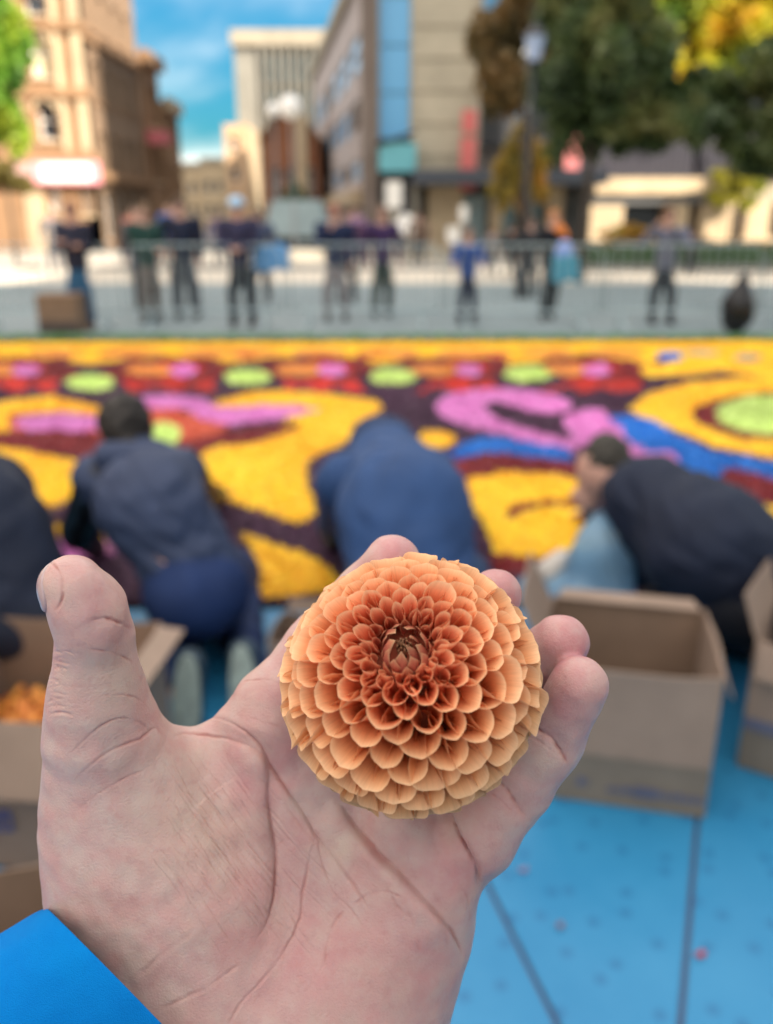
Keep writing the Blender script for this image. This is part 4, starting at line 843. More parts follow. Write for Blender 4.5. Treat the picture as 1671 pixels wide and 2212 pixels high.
carton('empty open cardboard box on the blue floor just right of the hand', Q(1160,1732), Q(1518,1783), .40, .41, [('right', .07, 155), ('left', .16, 24), ('backwrap', .05, 75)], prints=BP)
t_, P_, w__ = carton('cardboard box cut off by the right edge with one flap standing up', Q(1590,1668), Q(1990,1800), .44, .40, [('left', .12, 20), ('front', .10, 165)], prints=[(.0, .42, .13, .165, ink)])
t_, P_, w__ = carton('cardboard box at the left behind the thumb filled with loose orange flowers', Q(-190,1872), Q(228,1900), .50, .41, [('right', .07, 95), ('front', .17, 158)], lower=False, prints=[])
# blue printed square with an up arrow on the left box
for a0, a1, b0, b1 in [(.225,.285,.115,.123),(.225,.285,.167,.175),(.225,.233,.123,.167),(.277,.285,.123,.167),(.250,.260,.128,.155),(.240,.270,.150,.160)]:
    MB().slab([P_(a0, -.013, .02+b0), P_(a1, -.013, .02+b0), P_(a1, -.013, .02+b1), P_(a0, -.013, .02+b1)], .001).build('printed_mark', inkb, t_)
fb = MB(); hb = random.Random(9)
for i in range(1500):
    a, b_, z = hb.uniform(.02, w__-.02), hb.uniform(.02, .46), hb.uniform(.16, .225); p = P_(a, b_, z); r = hb.uniform(.012, .024); th = hb.uniform(0, 6.3); ti = hb.uniform(-.8, .8)
    ux = (math.cos(th)*r, math.sin(th)*r, ti*r); vx = (-math.sin(th)*r*.7, math.cos(th)*r*.7, hb.uniform(-.6, .6)*r)
    fb.add([[p[k]-ux[k] for k in range(3)], [p[k]-vx[k] for k in range(3)], [p[k]+ux[k] for k in range(3)], [p[k]+vx[k] for k in range(3)]], [(0, 1, 2, 3)])
o = fb.build('loose_flowers', mat('loose_flowers', (.72, .20, .06), .6, noise=(40, .4, (.70, .34, .05)))); tag(o, 'loose orange and yellow petals heaped inside the left cardboard box', 'flowers', kind='stuff')
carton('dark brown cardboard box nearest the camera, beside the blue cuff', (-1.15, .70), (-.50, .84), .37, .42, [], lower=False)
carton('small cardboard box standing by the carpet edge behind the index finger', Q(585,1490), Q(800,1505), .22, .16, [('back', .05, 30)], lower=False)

# ================================================================ volunteers kneeling at the carpet
skinm = mat('person_skin', (.46, .26, .20), .5, sss=.1)
def M_(nm, c, r=.8, nz=(6, .25)): return mat(nm, c, r, noise=(nz[0], nz[1]), bump=(180, .2, .004))
hair_d = M_('dark_hair', (.035, .028, .024), .6, (60, .5))
def cap(a, b, ra, rb, k=.04): return ('c', tuple(a), tuple(b), ra, rb, 1.0, k)
def ell3(c, r, k=.05, M=None): return ('e', tuple(c), M, r, k)
def rz(a): c, s = math.cos(a), math.sin(a); return [[c, s, 0], [-s, c, 0], [0, 0, 1]]
def creases(P):      # sharp-bottomed cloth folds
    a = np.sin(P[:, 0]*17+P[:, 2]*26+1.5*np.sin(P[:, 1]*9+P[:, 0]*5)+1.1*np.sin(P[:, 2]*13)); b = np.sin(P[:, 1]*21-P[:, 2]*15+1.7*np.sin(P[:, 0]*11))
    return .011*np.exp(-(a/.28)**2)*(.5+.5*np.sin(P[:, 0]*7+P[:, 1]*5))+.008*np.exp(-(b/.25)**2)*(.5+.5*np.sin(P[:, 2]*9-P[:, 0]*6))
def kneeler(label, hipx, chest, shL, shR, head, handL, handR, elbL, elbR, kneeL, kneeR, footL, footR, cj, cs, ct, hairm=hair_d, group=None, hood=False, face=None, broad=1.0, torso=None):
    """all joints in world coordinates; cj jacket body, cs sleeves, ct trousers"""
    t = thing('person', (hipx[0], hipx[1], .02), label, 'person', group)
    A = np.array; hip, chest, shL, shR, head = map(A, (hipx, chest, shL, shR, head)); neck = (shL+shR)/2
    # one continuous body under the clothes
    body = [cap(hip, chest, .12, .13), cap(chest, neck, .13, .10), cap(neck, head, .055, .06), ell3(head, (.077, .095, .105), .02),
            cap(hip, kneeL, .08, .05), cap(kneeL, footL, .05, .04), cap(hip, kneeR, .08, .05), cap(kneeR, footR, .05, .04),
            cap(shL, elbL, .045, .035), cap(elbL, handL, .033, .025), cap(shR, elbR, .045, .035), cap(elbR, handR, .033, .025)]
    fd = A(face) if face is not None else A([0, 1, -.3]); fd = fd/np.linalg.norm(fd)
    sd = np.cross(fd, [0, 0, 1.]); sd /= np.linalg.norm(sd)
    body += [cap(head+fd*.085, head+fd*.112-[0, 0, .012], .013, .016, .01), ell3(head-[0, 0, .075]+fd*.05, (.04, .04, .03), .03)]
    for s in (-1, 1): body += [ell3(head+sd*s*.08, (.016, .022, .030), .008)]
    for hnd, elb in ((handL, elbL), (handR, elbR)):
        d = A(hnd)-A(elb); d = d/np.linalg.norm(d); pr_ = np.cross(d, [0, 0, 1.]); pr_ /= np.linalg.norm(pr_)+1e-9
        body.append(cap(hnd, A(hnd)+d*.05, .030, .028, .02))
        for q, ln in ((-.027, .055), (-.009, .066), (.009, .062), (.027, .048)): body.append(cap(A(hnd)+d*.05+pr_*q, A(hnd)+d*(.05+ln)+pr_*q*1.2+A([0, 0, -.012]), .0105, .0085, .008))
        body.append(cap(A(hnd)+pr_*.02, A(hnd)+pr_*.055+d*.045, .0125, .010, .01))
    blob('body', [(0, body)], .011, skinm, t)
    bw = .15*broad
    jk = torso if torso is not None else [cap(hip+[0, .03, .02], chest, bw*1.08, bw*1.12, .08), cap(chest, neck, bw*1.12, bw*.86, .08), cap(shL, shR, .085, .085, .07)]
    blob('jacket', [(0, jk)], .013, cj, t, (lambda P, f1=folds(.012, 9, abs(int(hip[0]*10))+5), f2=folds(.005, 26, 77): f1(P)+f2(P)+creases(P)))
    for s_, e_, h_ in ((shL, elbL, handL), (shR, elbR, handR)):
        blob('sleeve', [(0, [cap(s_, e_, .082*broad, .066, .03), cap(e_, A(e_)+(A(h_)-A(e_))*.88, .064, .050, .03)])], .012, cs, t, folds(.004, 26, 3))
    blob('trousers', [(0, [ell3(hip, (.185*broad, .18, .16), .05), cap(hip, kneeL, .13, .09, .05), cap(kneeL, A(footL)+[0, .05, .02], .085, .062, .03), cap(hip, kneeR, .13, .09, .05), cap(kneeR, A(footR)+[0, .05, .02], .085, .062, .03)])], .014, ct, t, folds(.005, 20, 8))
    return t, head, fd, sd
def hairdo(t, head, fd, m, r=.105, tail=None):
    g = [(0, [ell3(np.array(head)-np.array(fd)*.018+[0, 0, .018], (r*.93, r, r*1.03), .02)]+([cap(head-fd*.06, tail, .06, .02, .03)] if tail is not None else []))]
    blob('hair', g, .010, m, t, (lambda P, f1=folds(.009, 38, 2), f2=folds(.005, 90, 6): f1(P)+f2(P)))
def shoe(t, pos, dirv, soled, m_up, name='shoe'):
    """a sports shoe lying toe down, sole turned to the viewer"""
    p = np.array(pos); d = np.array(dirv)/np.linalg.norm(dirv)
    o = blob(name, [(0, [cap(p, p+d*.17, .040, .043, .03), cap(p+[0, 0, .015], p+d*.07+[0, 0, .035], .042, .036, .03)])], .010, m_up, t)
    s = np.cross(d, [0, 1., 0]); s /= np.linalg.norm(s)+1e-9; n_ = np.cross(s, d)
    if n_[1] > 0: n_ = -n_
    V = []; N_ = 26
    for lay in (0, .018):
        for i in range(N_):
            a = 2*math.pi*i/N_; l_ = .085+.135*math.cos(a); w_ = (.048+.008*math.cos(a)+.006*math.cos(2*a))*math.sin(a)
            V.append(p+d*l_+s*w_+n_*(.036+lay))
    Fc = [tuple(range(N_)), tuple(range(N_, 2*N_))]+[(i, (i+1) % N_, N_+(i+1) % N_, N_+i) for i in range(N_)]
    so_ = MB().add(V, Fc).build('sole', soled, o)
    so_.matrix_parent_inverse = wm(o).inverted()
    return o
navy = M_('navy', (.007, .013, .034)); slate = M_('slate_quilt', (.034, .050, .105), .7); black_l = M_('black_leather', (.009, .009, .011), .4)
denim = M_('dark_denim', (.008, .026, .10)); hoodb = M_('blue_hoodie', (.022, .062, .175)); hoodd = M_('dark_hoodie', (.012, .03, .085)); jeans2 = M_('jeans', (.02, .05, .12))
solem = M_('shoe_sole', (.34, .40, .36), .8, (30, .35)); shoe_up = M_('shoe_upper', (.035, .06, .085), .7)
# left volunteer: quilted slate vest, black sleeves
hip = Q(425,1275,.33); t, hd, fd, sd = kneeler('kneeling volunteer seen from behind in a slate blue vest with black sleeves and dark jeans',
   hip, Q(332,1085,.60), Q(215,1035,.64), Q(395,1015,.66), Q(276,926,.79), Q(168,1230,.08)+[0, .25, 0], Q(440,1130,.08)+[0, .45, 0], Q(172,1150,.40), Q(440,1075,.38),
   Q(330,1340,.09)+[0, .35, 0], Q(480,1310,.09)+[0, .35, 0], Q(395,1500,.08), Q(535,1480,.08), slate, black_l, denim, face=(.05, .8, -.6), broad=.98)
hairdo(t, hd, fd, hair_d, .100, Q(285,975,.74))
blob('collar', [(0, [cap(Q(235,985,.74), Q(335,985,.74), .050, .050, .03)])], .012, slate, t)
shoe(t, Q(412,1440,.20), (-.05, -.20, -.9), solem, shoe_up); shoe(t, Q(528,1420,.20), (.05, -.2, -.9), solem, shoe_up)
# middle volunteer: blue hoodie bent right over
hip = Q(905,1270,.42); t, hd, fd, sd = kneeler('volunteer in a blue hooded sweatshirt bent far forward in the middle of the row',
   hip, Q(862,1110,.62), Q(745,1040,.60), Q(925,1030,.60), Q(822,948,.56), Q(712,1200,.06)+[0, .2, 0], Q(960,1080,.06)+[0, .3, 0], Q(722,1130,.30), Q(975,1080,.30),
   Q(800,1400,.09)+[0, .3, 0], Q(990,1400,.09)+[0, .3, 0], Q(830,1560,.07), Q(960,1560,.07), hoodb, hoodb, jeans2, face=(0, .6, -.8), broad=1.28, torso=[cap(hip, Q(872,1110,.60), .20, .205, .08), cap(Q(872,1110,.60), Q(838,1010,.585), .205, .155, .08), cap(Q(750,1050,.57), Q(935,1050,.57), .095, .095, .08)])
blob('hood', [(0, [ell3(Q(826,960,.58), (.145, .15, .125), .06), cap(Q(770,1000,.56), Q(885,1000,.56), .085, .085, .08)])], .012, hoodd, t, folds(.004, 24, 4))
blob('waistband', [(0, [ell3(Q(915,1250,.46), (.215, .17, .085), .02)])], .013, hoodd, t, folds(.004, 24, 5))
# right volunteer: navy jumper, looking down, arm reaching into a plastic bag
hip = Q(1640,1300,.34); t, hd, fd, sd = kneeler('volunteer in a dark navy jumper crouching sideways with a blue plastic bag, head bowed',
   hip, Q(1530,1180,.50), Q(1392,1100,.56), Q(1420,1060,.60), Q(1292,1020,.62), Q(1235,1210,.22), Q(1290,1150,.10)+[0, .25, 0], Q(1385,1230,.26), Q(1390,1130,.28),
   Q(1480,1400,.09)+[0, .3, 0], Q(1600,1380,.09)+[0, .3, 0], Q(1760,1440,.08), Q(1800,1420,.08), navy, navy, M_('black_trousers', (.008, .010, .018)), face=(-.75, -.25, -.62), broad=1.18)
hairdo(t, hd-np.array(fd)*.015+[0, 0, .01], fd, M_('greying_hair', (.05, .044, .036), .7, (60, .5)), .096)
blob('collar', [(0, [cap(Q(1340,1060,.60), Q(1375,1030,.62), .066, .075, .03)])], .012, navy, t)
MB().sphere(Q(1425,1235,.36)-[0, .09, 0], (.016, .006, .014), 10, 6).build('badge', mat('badge', (.35, .02, .03), .5), t, smooth=True)
# volunteer cut off at the left edge
hip = Q(20,1330,.36); t, hd, fd, sd = kneeler('volunteer in dark navy clothes cut off by the left edge of the picture',
   hip, Q(-60,1150,.58), Q(-150,1070,.62), Q(10,1060,.60), Q(-80,960,.72), Q(-160,1260,.06)+[0, .2, 0], Q(40,1150,.06)+[0, .3, 0], Q(-170,1180,.33), Q(50,1140,.33),
   Q(-90,1400,.09)+[0, .3, 0], Q(50,1400,.09)+[0, .3, 0], Q(-60,1560,.07), Q(60,1560,.07), navy, navy, M_('navy_trousers', (.010, .016, .035)), face=(0, .8, -.6), broad=1.25)
hairdo(t, hd, fd, hair_d, .108)
# plastic bag
plas = bpy.data.materials.new('thin_plastic'); plas.use_nodes = True; n = plas.node_tree; b = n.nodes['Principled BSDF']
b.inputs['Base Color'].default_value = (.36, .58, .76, 1); b.inputs['Roughness'].default_value = .25
tr = n.nodes.new('ShaderNodeBsdfTransparent'); tr.inputs[0].default_value = (.75, .88, 1, 1); tl = n.nodes.new('ShaderNodeBsdfTranslucent'); tl.inputs[0].default_value = (.40, .66, .86, 1)
m1 = n.nodes.new('ShaderNodeMixShader'); m1.inputs[0].default_value = .4; m2 = n.nodes.new('ShaderNodeMixShader'); m2.inputs[0].default_value = .32
n.links.new(b.outputs[0], m1.inputs[1]); n.links.new(tl.outputs[0], m1.inputs[2]); n.links.new(m1.outputs[0], m2.inputs[1]); n.links.new(tr.outputs[0], m2.inputs[2]); n.links.new(m2.outputs[0], n.nodes['Material Output'].inputs[0])
o = blob('plastic_bag', [(0, [ell3(Q(1300,1210,.32), (.13, .10, .18), .05, rz(.3)), cap(Q(1325,1130,.46), Q(1300,1290,.18), .05, .12, .05), cap(Q(1250,1290,.20), Q(1165,1275,.16), .07, .08, .05)])], .011, plas, None, folds(.012, 24, 12))
tag(o, 'thin light blue plastic bag held by the crouching volunteer at the right', 'plastic bag')
lg = blob('paper_packet', [(0, [cap(Q(1215,1205,.30), Q(1180,1235,.26), .035, .045, .02)])], .01, mat('packet', (.50, .46, .42), .5), None, folds(.006, 30, 2))
tag(lg, 'crumpled pale wrapper bunched in the hand of the volunteer at the right', 'wrapper')
# ================================================================ the hand that holds the bloom
def hp(x, y, z): return tuple(cpx(x, y, z))
def C(*pts, q=1.0, k=.008):
    out = []
    for (x0, y0, z0, r0), (x1, y1, z1, r1) in zip(pts[:-1], pts[1:]):
        out.append(('c', hp(x0, y0, z0), hp(x1, y1, z1), r0*z0/F, r1*z1/F, q, k))
    return out
thumb = C((157,1260,.244,62),(192,1312,.246,73),(207,1375,.249,75),(207,1440,.251,79),(209,1505,.254,84),(218,1580,.258,95), k=.004) + \
        C((213,1520,.256,80),(224,1600,.260,92),(266,1745,.269,148),(288,1905,.272,166),(380,2100,.274,215), q=.72, k=.010)
thumb += [('c', hp(168,1285,.237), hp(196,1345,.239), 42*.24/F, 46*.24/F, .6, .008)]
thumb += [('c', hp(300,1760,.264), hp(430,1980,.263), 110*.26/F, 145*.26/F, .60, .016)]
palm = C((596,1600,.276,96),(560,1800,.278,120),(480,2150,.276,160), q=.68, k=.012) + \
       C((735,1660,.277,95),(690,1850,.279,115),(610,2200,.276,160), q=.68, k=.012) + \
       C((850,1760,.275,92),(800,1950,.276,115),(690,2240,.274,150), q=.70, k=.012) + \
       C((945,1872,.270,86),(888,2000,.270,108),(765,2215,.270,150), q=.78, k=.012) + \
       C((300,1740,.272,92),(440,1712,.276,82),(590,1670,.276,92), q=.55, k=.014)
palm += C((500,2200,.272,210),(330,2330,.268,230),(-250,2640,.262,250), q=.72, k=.02)
palm += C((765,2210,.270,145),(640,2420,.268,190),(330,2500,.266,220), q=.72, k=.02)
index = C((585,1572,.276,100),(600,1530,.277,88),(698,1408,.279,80),(790,1299,.277,70),(848,1217,.268,62), k=.005)
middle = C((738,1650,.281,80),(885,1475,.283,76),(1000,1355,.280,64),(1071,1285,.272,56), k=.005)
ring = C((855,1755,.277,86),(985,1600,.280,76),(1115,1472,.275,68),(1211,1389,.262,62), k=.005)
pinky = C((955,1872,.270,90),(1034,1808,.267,79),(1118,1698,.264,71),(1190,1604,.259,65),(1251,1481,.250,63), k=.0035)
pinky += [('c', hp(1080,1752,.262), hp(1030,1812,.264), 60*.26/F, 66*.26/F, 1, .003),
          ('c', hp(1170,1625,.258), hp(1145,1660,.260), 58*.26/F, 58*.26/F, 1, .003)]
pads = [('c', hp(860,1800,.264), hp(960,1930,.262), 60*.26/F, 52*.26/F, .75, .008)]
hs = SDF([(0, palm+pads), (.007, thumb), (.0045, index), (.0028, middle), (.0028, ring), (.0028, pinky)])
HV, HF = nets(hs, .0014)
keep = None
HV = project(hs, HV, .0004, 1)
HV, HF = subdiv(HV, HF); HV = project(hs, HV, .0003, 1)
# only the side turned to the lens needs the finest skin relief
HV, HF = subdiv(HV, HF); HV = project(hs, HV, .0003, 1)
HN = grad(hs, HV, .0006)
px = np.stack([CX+HV[:, 0]*F/HV[:, 2], CY-HV[:, 1]*F/HV[:, 2]], 1)
facing = np.clip(-(HN*HV).sum(1)/np.linalg.norm(HV, axis=1)*2.2+.15, 0, 1)
hr = np.random.default_rng(3)
def spline(pts, n=10):
    P = np.array(pts, float); out = []
    for i in range(len(P)-1):
        p0 = P[max(i-1, 0)]; p1 = P[i]; p2 = P[i+1]; p3 = P[min(i+2, len(P)-1)]
        for t in np.linspace(0, 1, n, endpoint=False):
            out.append(.5*((2*p1)+(-p0+p2)*t+(2*p0-5*p1+4*p2-p3)*t*t+(-p0+3*p1-3*p2+p3)*t**3))
    out.append(P[-1]); return np.array(out)
# (points, depth mm, width px, redness, bulge)
CR = [
 ([(193,1343),(230,1337),(262,1347),(289,1365)], .55, 6, 1.1),
 ([(195,1404),(230,1406),(262,1417),(287,1431)], .32, 4, .7),
 ([(217,1503),(254,1502),(287,1505),(312,1520)], .28, 4, .6),
 ([(152,1630),(205,1577),(246,1554),(279,1552),(312,1568),(322,1580)], .38, 4, .75),
 ([(164,1683),(213,1640),(262,1613),(303,1597),(340,1575),(357,1600)], .45, 5, .9),
 ([(164,1753),(213,1716),(262,1687),(303,1671),(335,1650)], .25, 4, .45),
 ([(377,1590),(410,1585),(451,1589),(492,1597),(545,1618),(574,1642),(581,1675),(580,1724),(586,1790),(593,1835),(595,1880),(592,1936),(580,1991),(553,2034)], .75, 5, 1.0),
 ([(455,1550),(492,1558),(533,1583),(566,1620),(586,1657),(620,1706),(655,1756),(684,1803),(720,1848),(765,1909),(802,1966)], .9, 5.5, .75),
 ([(682,1801),(670,1856),(655,1926),(650,1981),(615,2056),(570,2111),(525,2161),(490,2220)], .45, 5, .8),
 ([(685,1806),(697,1866),(722,1926),(755,1961),(790,2004)], .35, 3.6, .6),
 ([(745,1966),(720,1996),(707,2041),(705,2090)], .3, 5, .6),
 ([(742,1745),(780,1802),(825,1856),(865,1889),(910,1934),(950,1974),(980,2014),(1000,2056)], 1.5, 7, .9),
 ([(972,1748),(985,1791),(1008,1836),(1028,1871),(1040,1918)], 1.9, 8, .8),
 ([(1150,1570),(1172,1582),(1193,1600),(1214,1628),(1228,1652)], .8, 5.5, 1.0),
 ([(1140,1590),(1165,1603),(1190,1625)], .3, 4, .5),
 ([(1075,1690),(1092,1703),(1112,1728),(1135,1766)], .7, 6, 1.0),
 ([(1062,1712),(1085,1730),(1105,1752)], .3, 4, .5),
 ([(98,1208),(116,1219),(129,1242),(135,1272),(132,1298),(119,1318)], .6, 5, .95),
 ([(520,1476),(545,1470),(582,1470),(612,1482)], .3, 3.5, .6),
 ([(540,1550),(575,1562),(606,1570)], .2, 5, .4),
 ([(1000,1920),(1012,1950),(1015,1990)], .35, 4, .4),
 ([(835,1905),(855,1945),(885,1985)], .3, 5, .5),
 ([(765,1955),(800,1930),(840,1922),(870,1935)], .25, 5, .6),
 ([(590,1850),(600,1830),(614,1812)], .25, 3, .5),
 ([(300,2110),(350,2060),(420,2010)], .25, 8, .3),
 ([(350,2180),(450,2130),(520,2080)], .3, 8, .35),
 ([(880,1960),(900,2010),(905,2060)], .25, 7, .3),
 ([(940,1960),(960,2010),(962,2050)], .2, 5, .3),
]
for pts_, dep_, wd_ in (([(1138,1560),(1172,1584),(1195,1602),(1232,1652)], .7, 26), ([(1062,1682),(1092,1703),(1112,1728),(1142,1772)], .6, 24), ([(182,1348),(230,1338),(262,1348),(292,1368)], .4, 22),
                        ([(972,1735),(985,1791),(1008,1836),(1028,1871),(1044,1925)], 1.1, 24), ([(742,1745),(780,1802),(825,1856),(865,1889),(910,1934),(950,1974),(1002,2058)], .9, 30),
                        ([(492,1597),(545,1618),(574,1642),(581,1675),(580,1724),(586,1790),(595,1880),(580,1991),(540,2050)], .8, 34), ([(533,1583),(566,1620),(620,1706),(684,1803),(765,1909)], .6, 26), ([(205,1577),(262,1560),(322,1580)], .3, 20)):
    CR.append((pts_, dep_, wd_, 0.0))
# skin folds of the thenar: thin, roughly parallel
for i in range(80):
    t = hr.uniform(0, 1); x0 = 330+t*240+hr.normal()*14; y0 = 1612+abs(t-.45)*60+hr.uniform(0, 250); L = hr.uniform(60, 260)
    a = math.radians(57+hr.normal()*3.5-6*t); pts = []
    for s_ in np.linspace(0, 1, 5): pts.append((x0+math.cos(a)*L*s_+hr.normal()*1.3+8*s_*s_, y0+math.sin(a)*L*s_+hr.normal()*1.3))
    CR.append((pts, hr.uniform(.18, .40), hr.uniform(2.2, 3.2), .20))
for i in range(40):     # cross-hatch in the hollow of the palm
    x0 = hr.uniform(600, 900); y0 = hr.uniform(1800, 2190); a = math.radians(hr.choice([-20, 60, 105])+hr.normal()*14); L = hr.uniform(25, 90)
    pts = [(x0+math.cos(a)*L*s_+hr.normal()*1.2, y0+math.sin(a)*L*s_+hr.normal()*1.2) for s_ in np.linspace(0, 1, 4)]
    CR.append((pts, hr.uniform(.04, .11), hr.uniform(1.8, 3), .13))
for i in range(34):     # wrinkled skin over the thumb's knuckle
    y0 = hr.uniform(1405, 1545); x0 = 103+hr.uniform(-3, 14); L = hr.uniform(18, 52)
    pts = [(x0+L*s_, y0-12*s_+14*s_*s_+hr.normal()*1.6) for s_ in np.linspace(0, 1, 4)]
    CR.append((pts, hr.uniform(.12, .34), hr.uniform(2, 3.4), .16))
for i in range(14):     # lengthwise lines along little finger
    t = hr.uniform(0, 1); bx, by = 1230-t*180, 1540+t*290; pts = [(bx+hr.normal()*24-s_*34, by+s_*52) for s_ in np.linspace(0, 1, 3)]
    CR.append((pts, hr.uniform(.03, .08), 2.4, .08))
disp = np.zeros(len(HV)); red = np.zeros(len(HV))
for pts, dep, wd, rd in CR:
    P = spline(pts, 6); jt_ = 0 if wd >= 12 else (.10 if wd < 3.5 else .35); P = P+np.cumsum(hr.normal(size=P.shape)*jt_, 0)+hr.normal(size=P.shape)*jt_*1.4; lo = P.min(0)-wd*5; hi = P.max(0)+wd*5
    idx = np.nonzero((px[:, 0] > lo[0]) & (px[:, 0] < hi[0]) & (px[:, 1] > lo[1]) & (px[:, 1] < hi[1]) & (facing > 0))[0]
    if not len(idx): continue
    X = px[idx]; best = np.full(len(idx), 1e9); bt = np.zeros(len(idx)); ns = len(P)-1
    for i in range(ns):
        a, b = P[i], P[i+1]; ab = b-a; t = np.clip(((X-a)@ab)/max(ab@ab, 1e-9), 0, 1)
        d = np.linalg.norm(X-a-t[:, None]*ab, axis=1); m = d < best; best[m] = d[m]; bt[m] = (i+t[m])/ns
    fade = np.clip(np.minimum(bt, 1-bt)*6+.12, 0, 1)
    ph1, ph2 = hr.uniform(0, 6.3, 2); wv = .78+.30*np.sin(bt*9+ph1)+.18*np.sin(bt*27+ph2); fade = fade*np.clip(wv*1.15, .25, 1.2)
    wd = wd*(.80 if rd > .3 else 1); g = np.exp(-(best/(wd*.62))**2); bul = np.exp(-((best-wd*1.7)/(wd*1.1))**2)
    disp[idx] += facing[idx]*fade*dep*.00062*(-g+(.10 if rd > 0 else .12)*bul)
    red[idx] = np.maximum(red[idx], rd*.8*fade*wv*facing[idx]*np.exp(-(best/(wd*.85))**2))
# where one fleshy mass rolls over the next: (line, mm, reach px, raised side)
for pts, hh_, rc_, sg_ in (([(715,1715),(742,1745),(780,1802),(825,1856),(865,1889),(910,1934),(950,1974),(980,2014),(1004,2062)], 2.3, 95, 1), ([(955,1700),(972,1748),(985,1791),(1008,1836),(1028,1871),(1042,1922)], 1.9, 70, -1),
                           ([(451,1589),(492,1597),(545,1618),(574,1642),(581,1675),(580,1724),(586,1790),(595,1880),(592,1936),(580,1991),(553,2034)], 1.3, 90, 1), ([(533,1583),(566,1620),(586,1657),(620,1706),(655,1756),(684,1803),(720,1848)], .9, 60, 1),
                           ([(1132,1562),(1172,1584),(1195,1602),(1234,1655)], .5, 40, 1), ([(1058,1680),(1092,1703),(1112,1728),(1144,1775)], .5, 40, 1)):
    P = spline(pts, 6); lo = P.min(0)-rc_*3; hi = P.max(0)+rc_*3
    idx = np.nonzero((px[:, 0] > lo[0]) & (px[:, 0] < hi[0]) & (px[:, 1] > lo[1]) & (px[:, 1] < hi[1]) & (facing > 0))[0]
    X = px[idx]; best = np.full(len(idx), 1e9); bt = np.zeros(len(idx)); sd_ = np.zeros(len(idx)); ns = len(P)-1
    for i in range(ns):
        a, b = P[i], P[i+1]; ab = b-a; t = np.clip(((X-a)@ab)/max(ab@ab, 1e-9), 0, 1); d = np.linalg.norm(X-a-t[:, None]*ab, axis=1); m = d < best
        best[m] = d[m]; bt[m] = (i+t[m])/ns; sd_[m] = np.sign(ab[0]*(X[m, 1]-a[1])-ab[1]*(X[m, 0]-a[0]))
    fade = np.clip(np.minimum(bt, 1-bt)*4, 0, 1); fade = fade*fade*(3-2*fade)
    up = (1-np.exp(-best/9.))*np.exp(-(best/rc_)**1.6); dn = -.55*np.exp(-(best/(rc_*.6))**1.4)
    disp[idx] += facing[idx]*fade*hh_*.001*np.where(sd_*sg_ > 0, up-.30*np.exp(-best/9.), dn*(1-np.exp(-best/5.))-.30*np.exp(-best/5.))
# fine lumpy relief of real skin
for fr, am in ((260, .00016), (700, .00007)):
    disp += folds(am, fr, int(fr))(HV)
HV = HV + HN*disp[:, None]
rosy = np.zeros(len(HV)); pale = np.zeros(len(HV))
for x, y, r, a in [(205,1345,60,.5),(175,1230,60,.35),(215,1290,40,.4),(560,1650,70,.75),(510,1700,80,.55),(590,1900,110,.5),(700,2080,150,.40),(850,2000,140,.35),(560,2130,120,.4),
                   (1240,1450,70,.9),(1230,1540,55,.5),(1215,1380,80,1.2),(1085,1270,80,1.2),(850,1200,90,1.0),(1090,1745,45,.5),(1000,1870,60,.5),(610,1500,90,.6),(960,1850,70,.45),(660,1620,70,.4),(120,1400,40,.3),(900,2150,100,.4)]:
    rosy += a*np.exp(-((px[:, 0]-x)**2+(px[:, 1]-y)**2)/(r*r))
for x, y, r, a in [(245,1455,60,.9),(235,1540,50,.5),(400,1760,130,.55),(250,1330,30,.4),(745,1830,26,.6),(730,1850,40,.5),(1180,1660,30,.4),(560,1600,40,.4)]:
    pale += a*np.exp(-((px[:, 0]-x)**2+(px[:, 1]-y)**2)/(r*r))
HW = c2w(HV)
hand_t = thing('person', HW.mean(0), 'open left palm and wrist in a bright blue cuff, cradling the orange dahlia', 'person')
hme = fmesh('hand', HW, HF)
for nm, arr in (('crease', red), ('rosy', rosy), ('pale', pale)):
    at = hme.attributes.new(nm, 'FLOAT', 'POINT'); at.data.foreach_set('value', arr.astype(np.float32))
sk = mat('skin', (.50, .30, .26), .46, sss=.35, bump=(1300, .4, .0005))
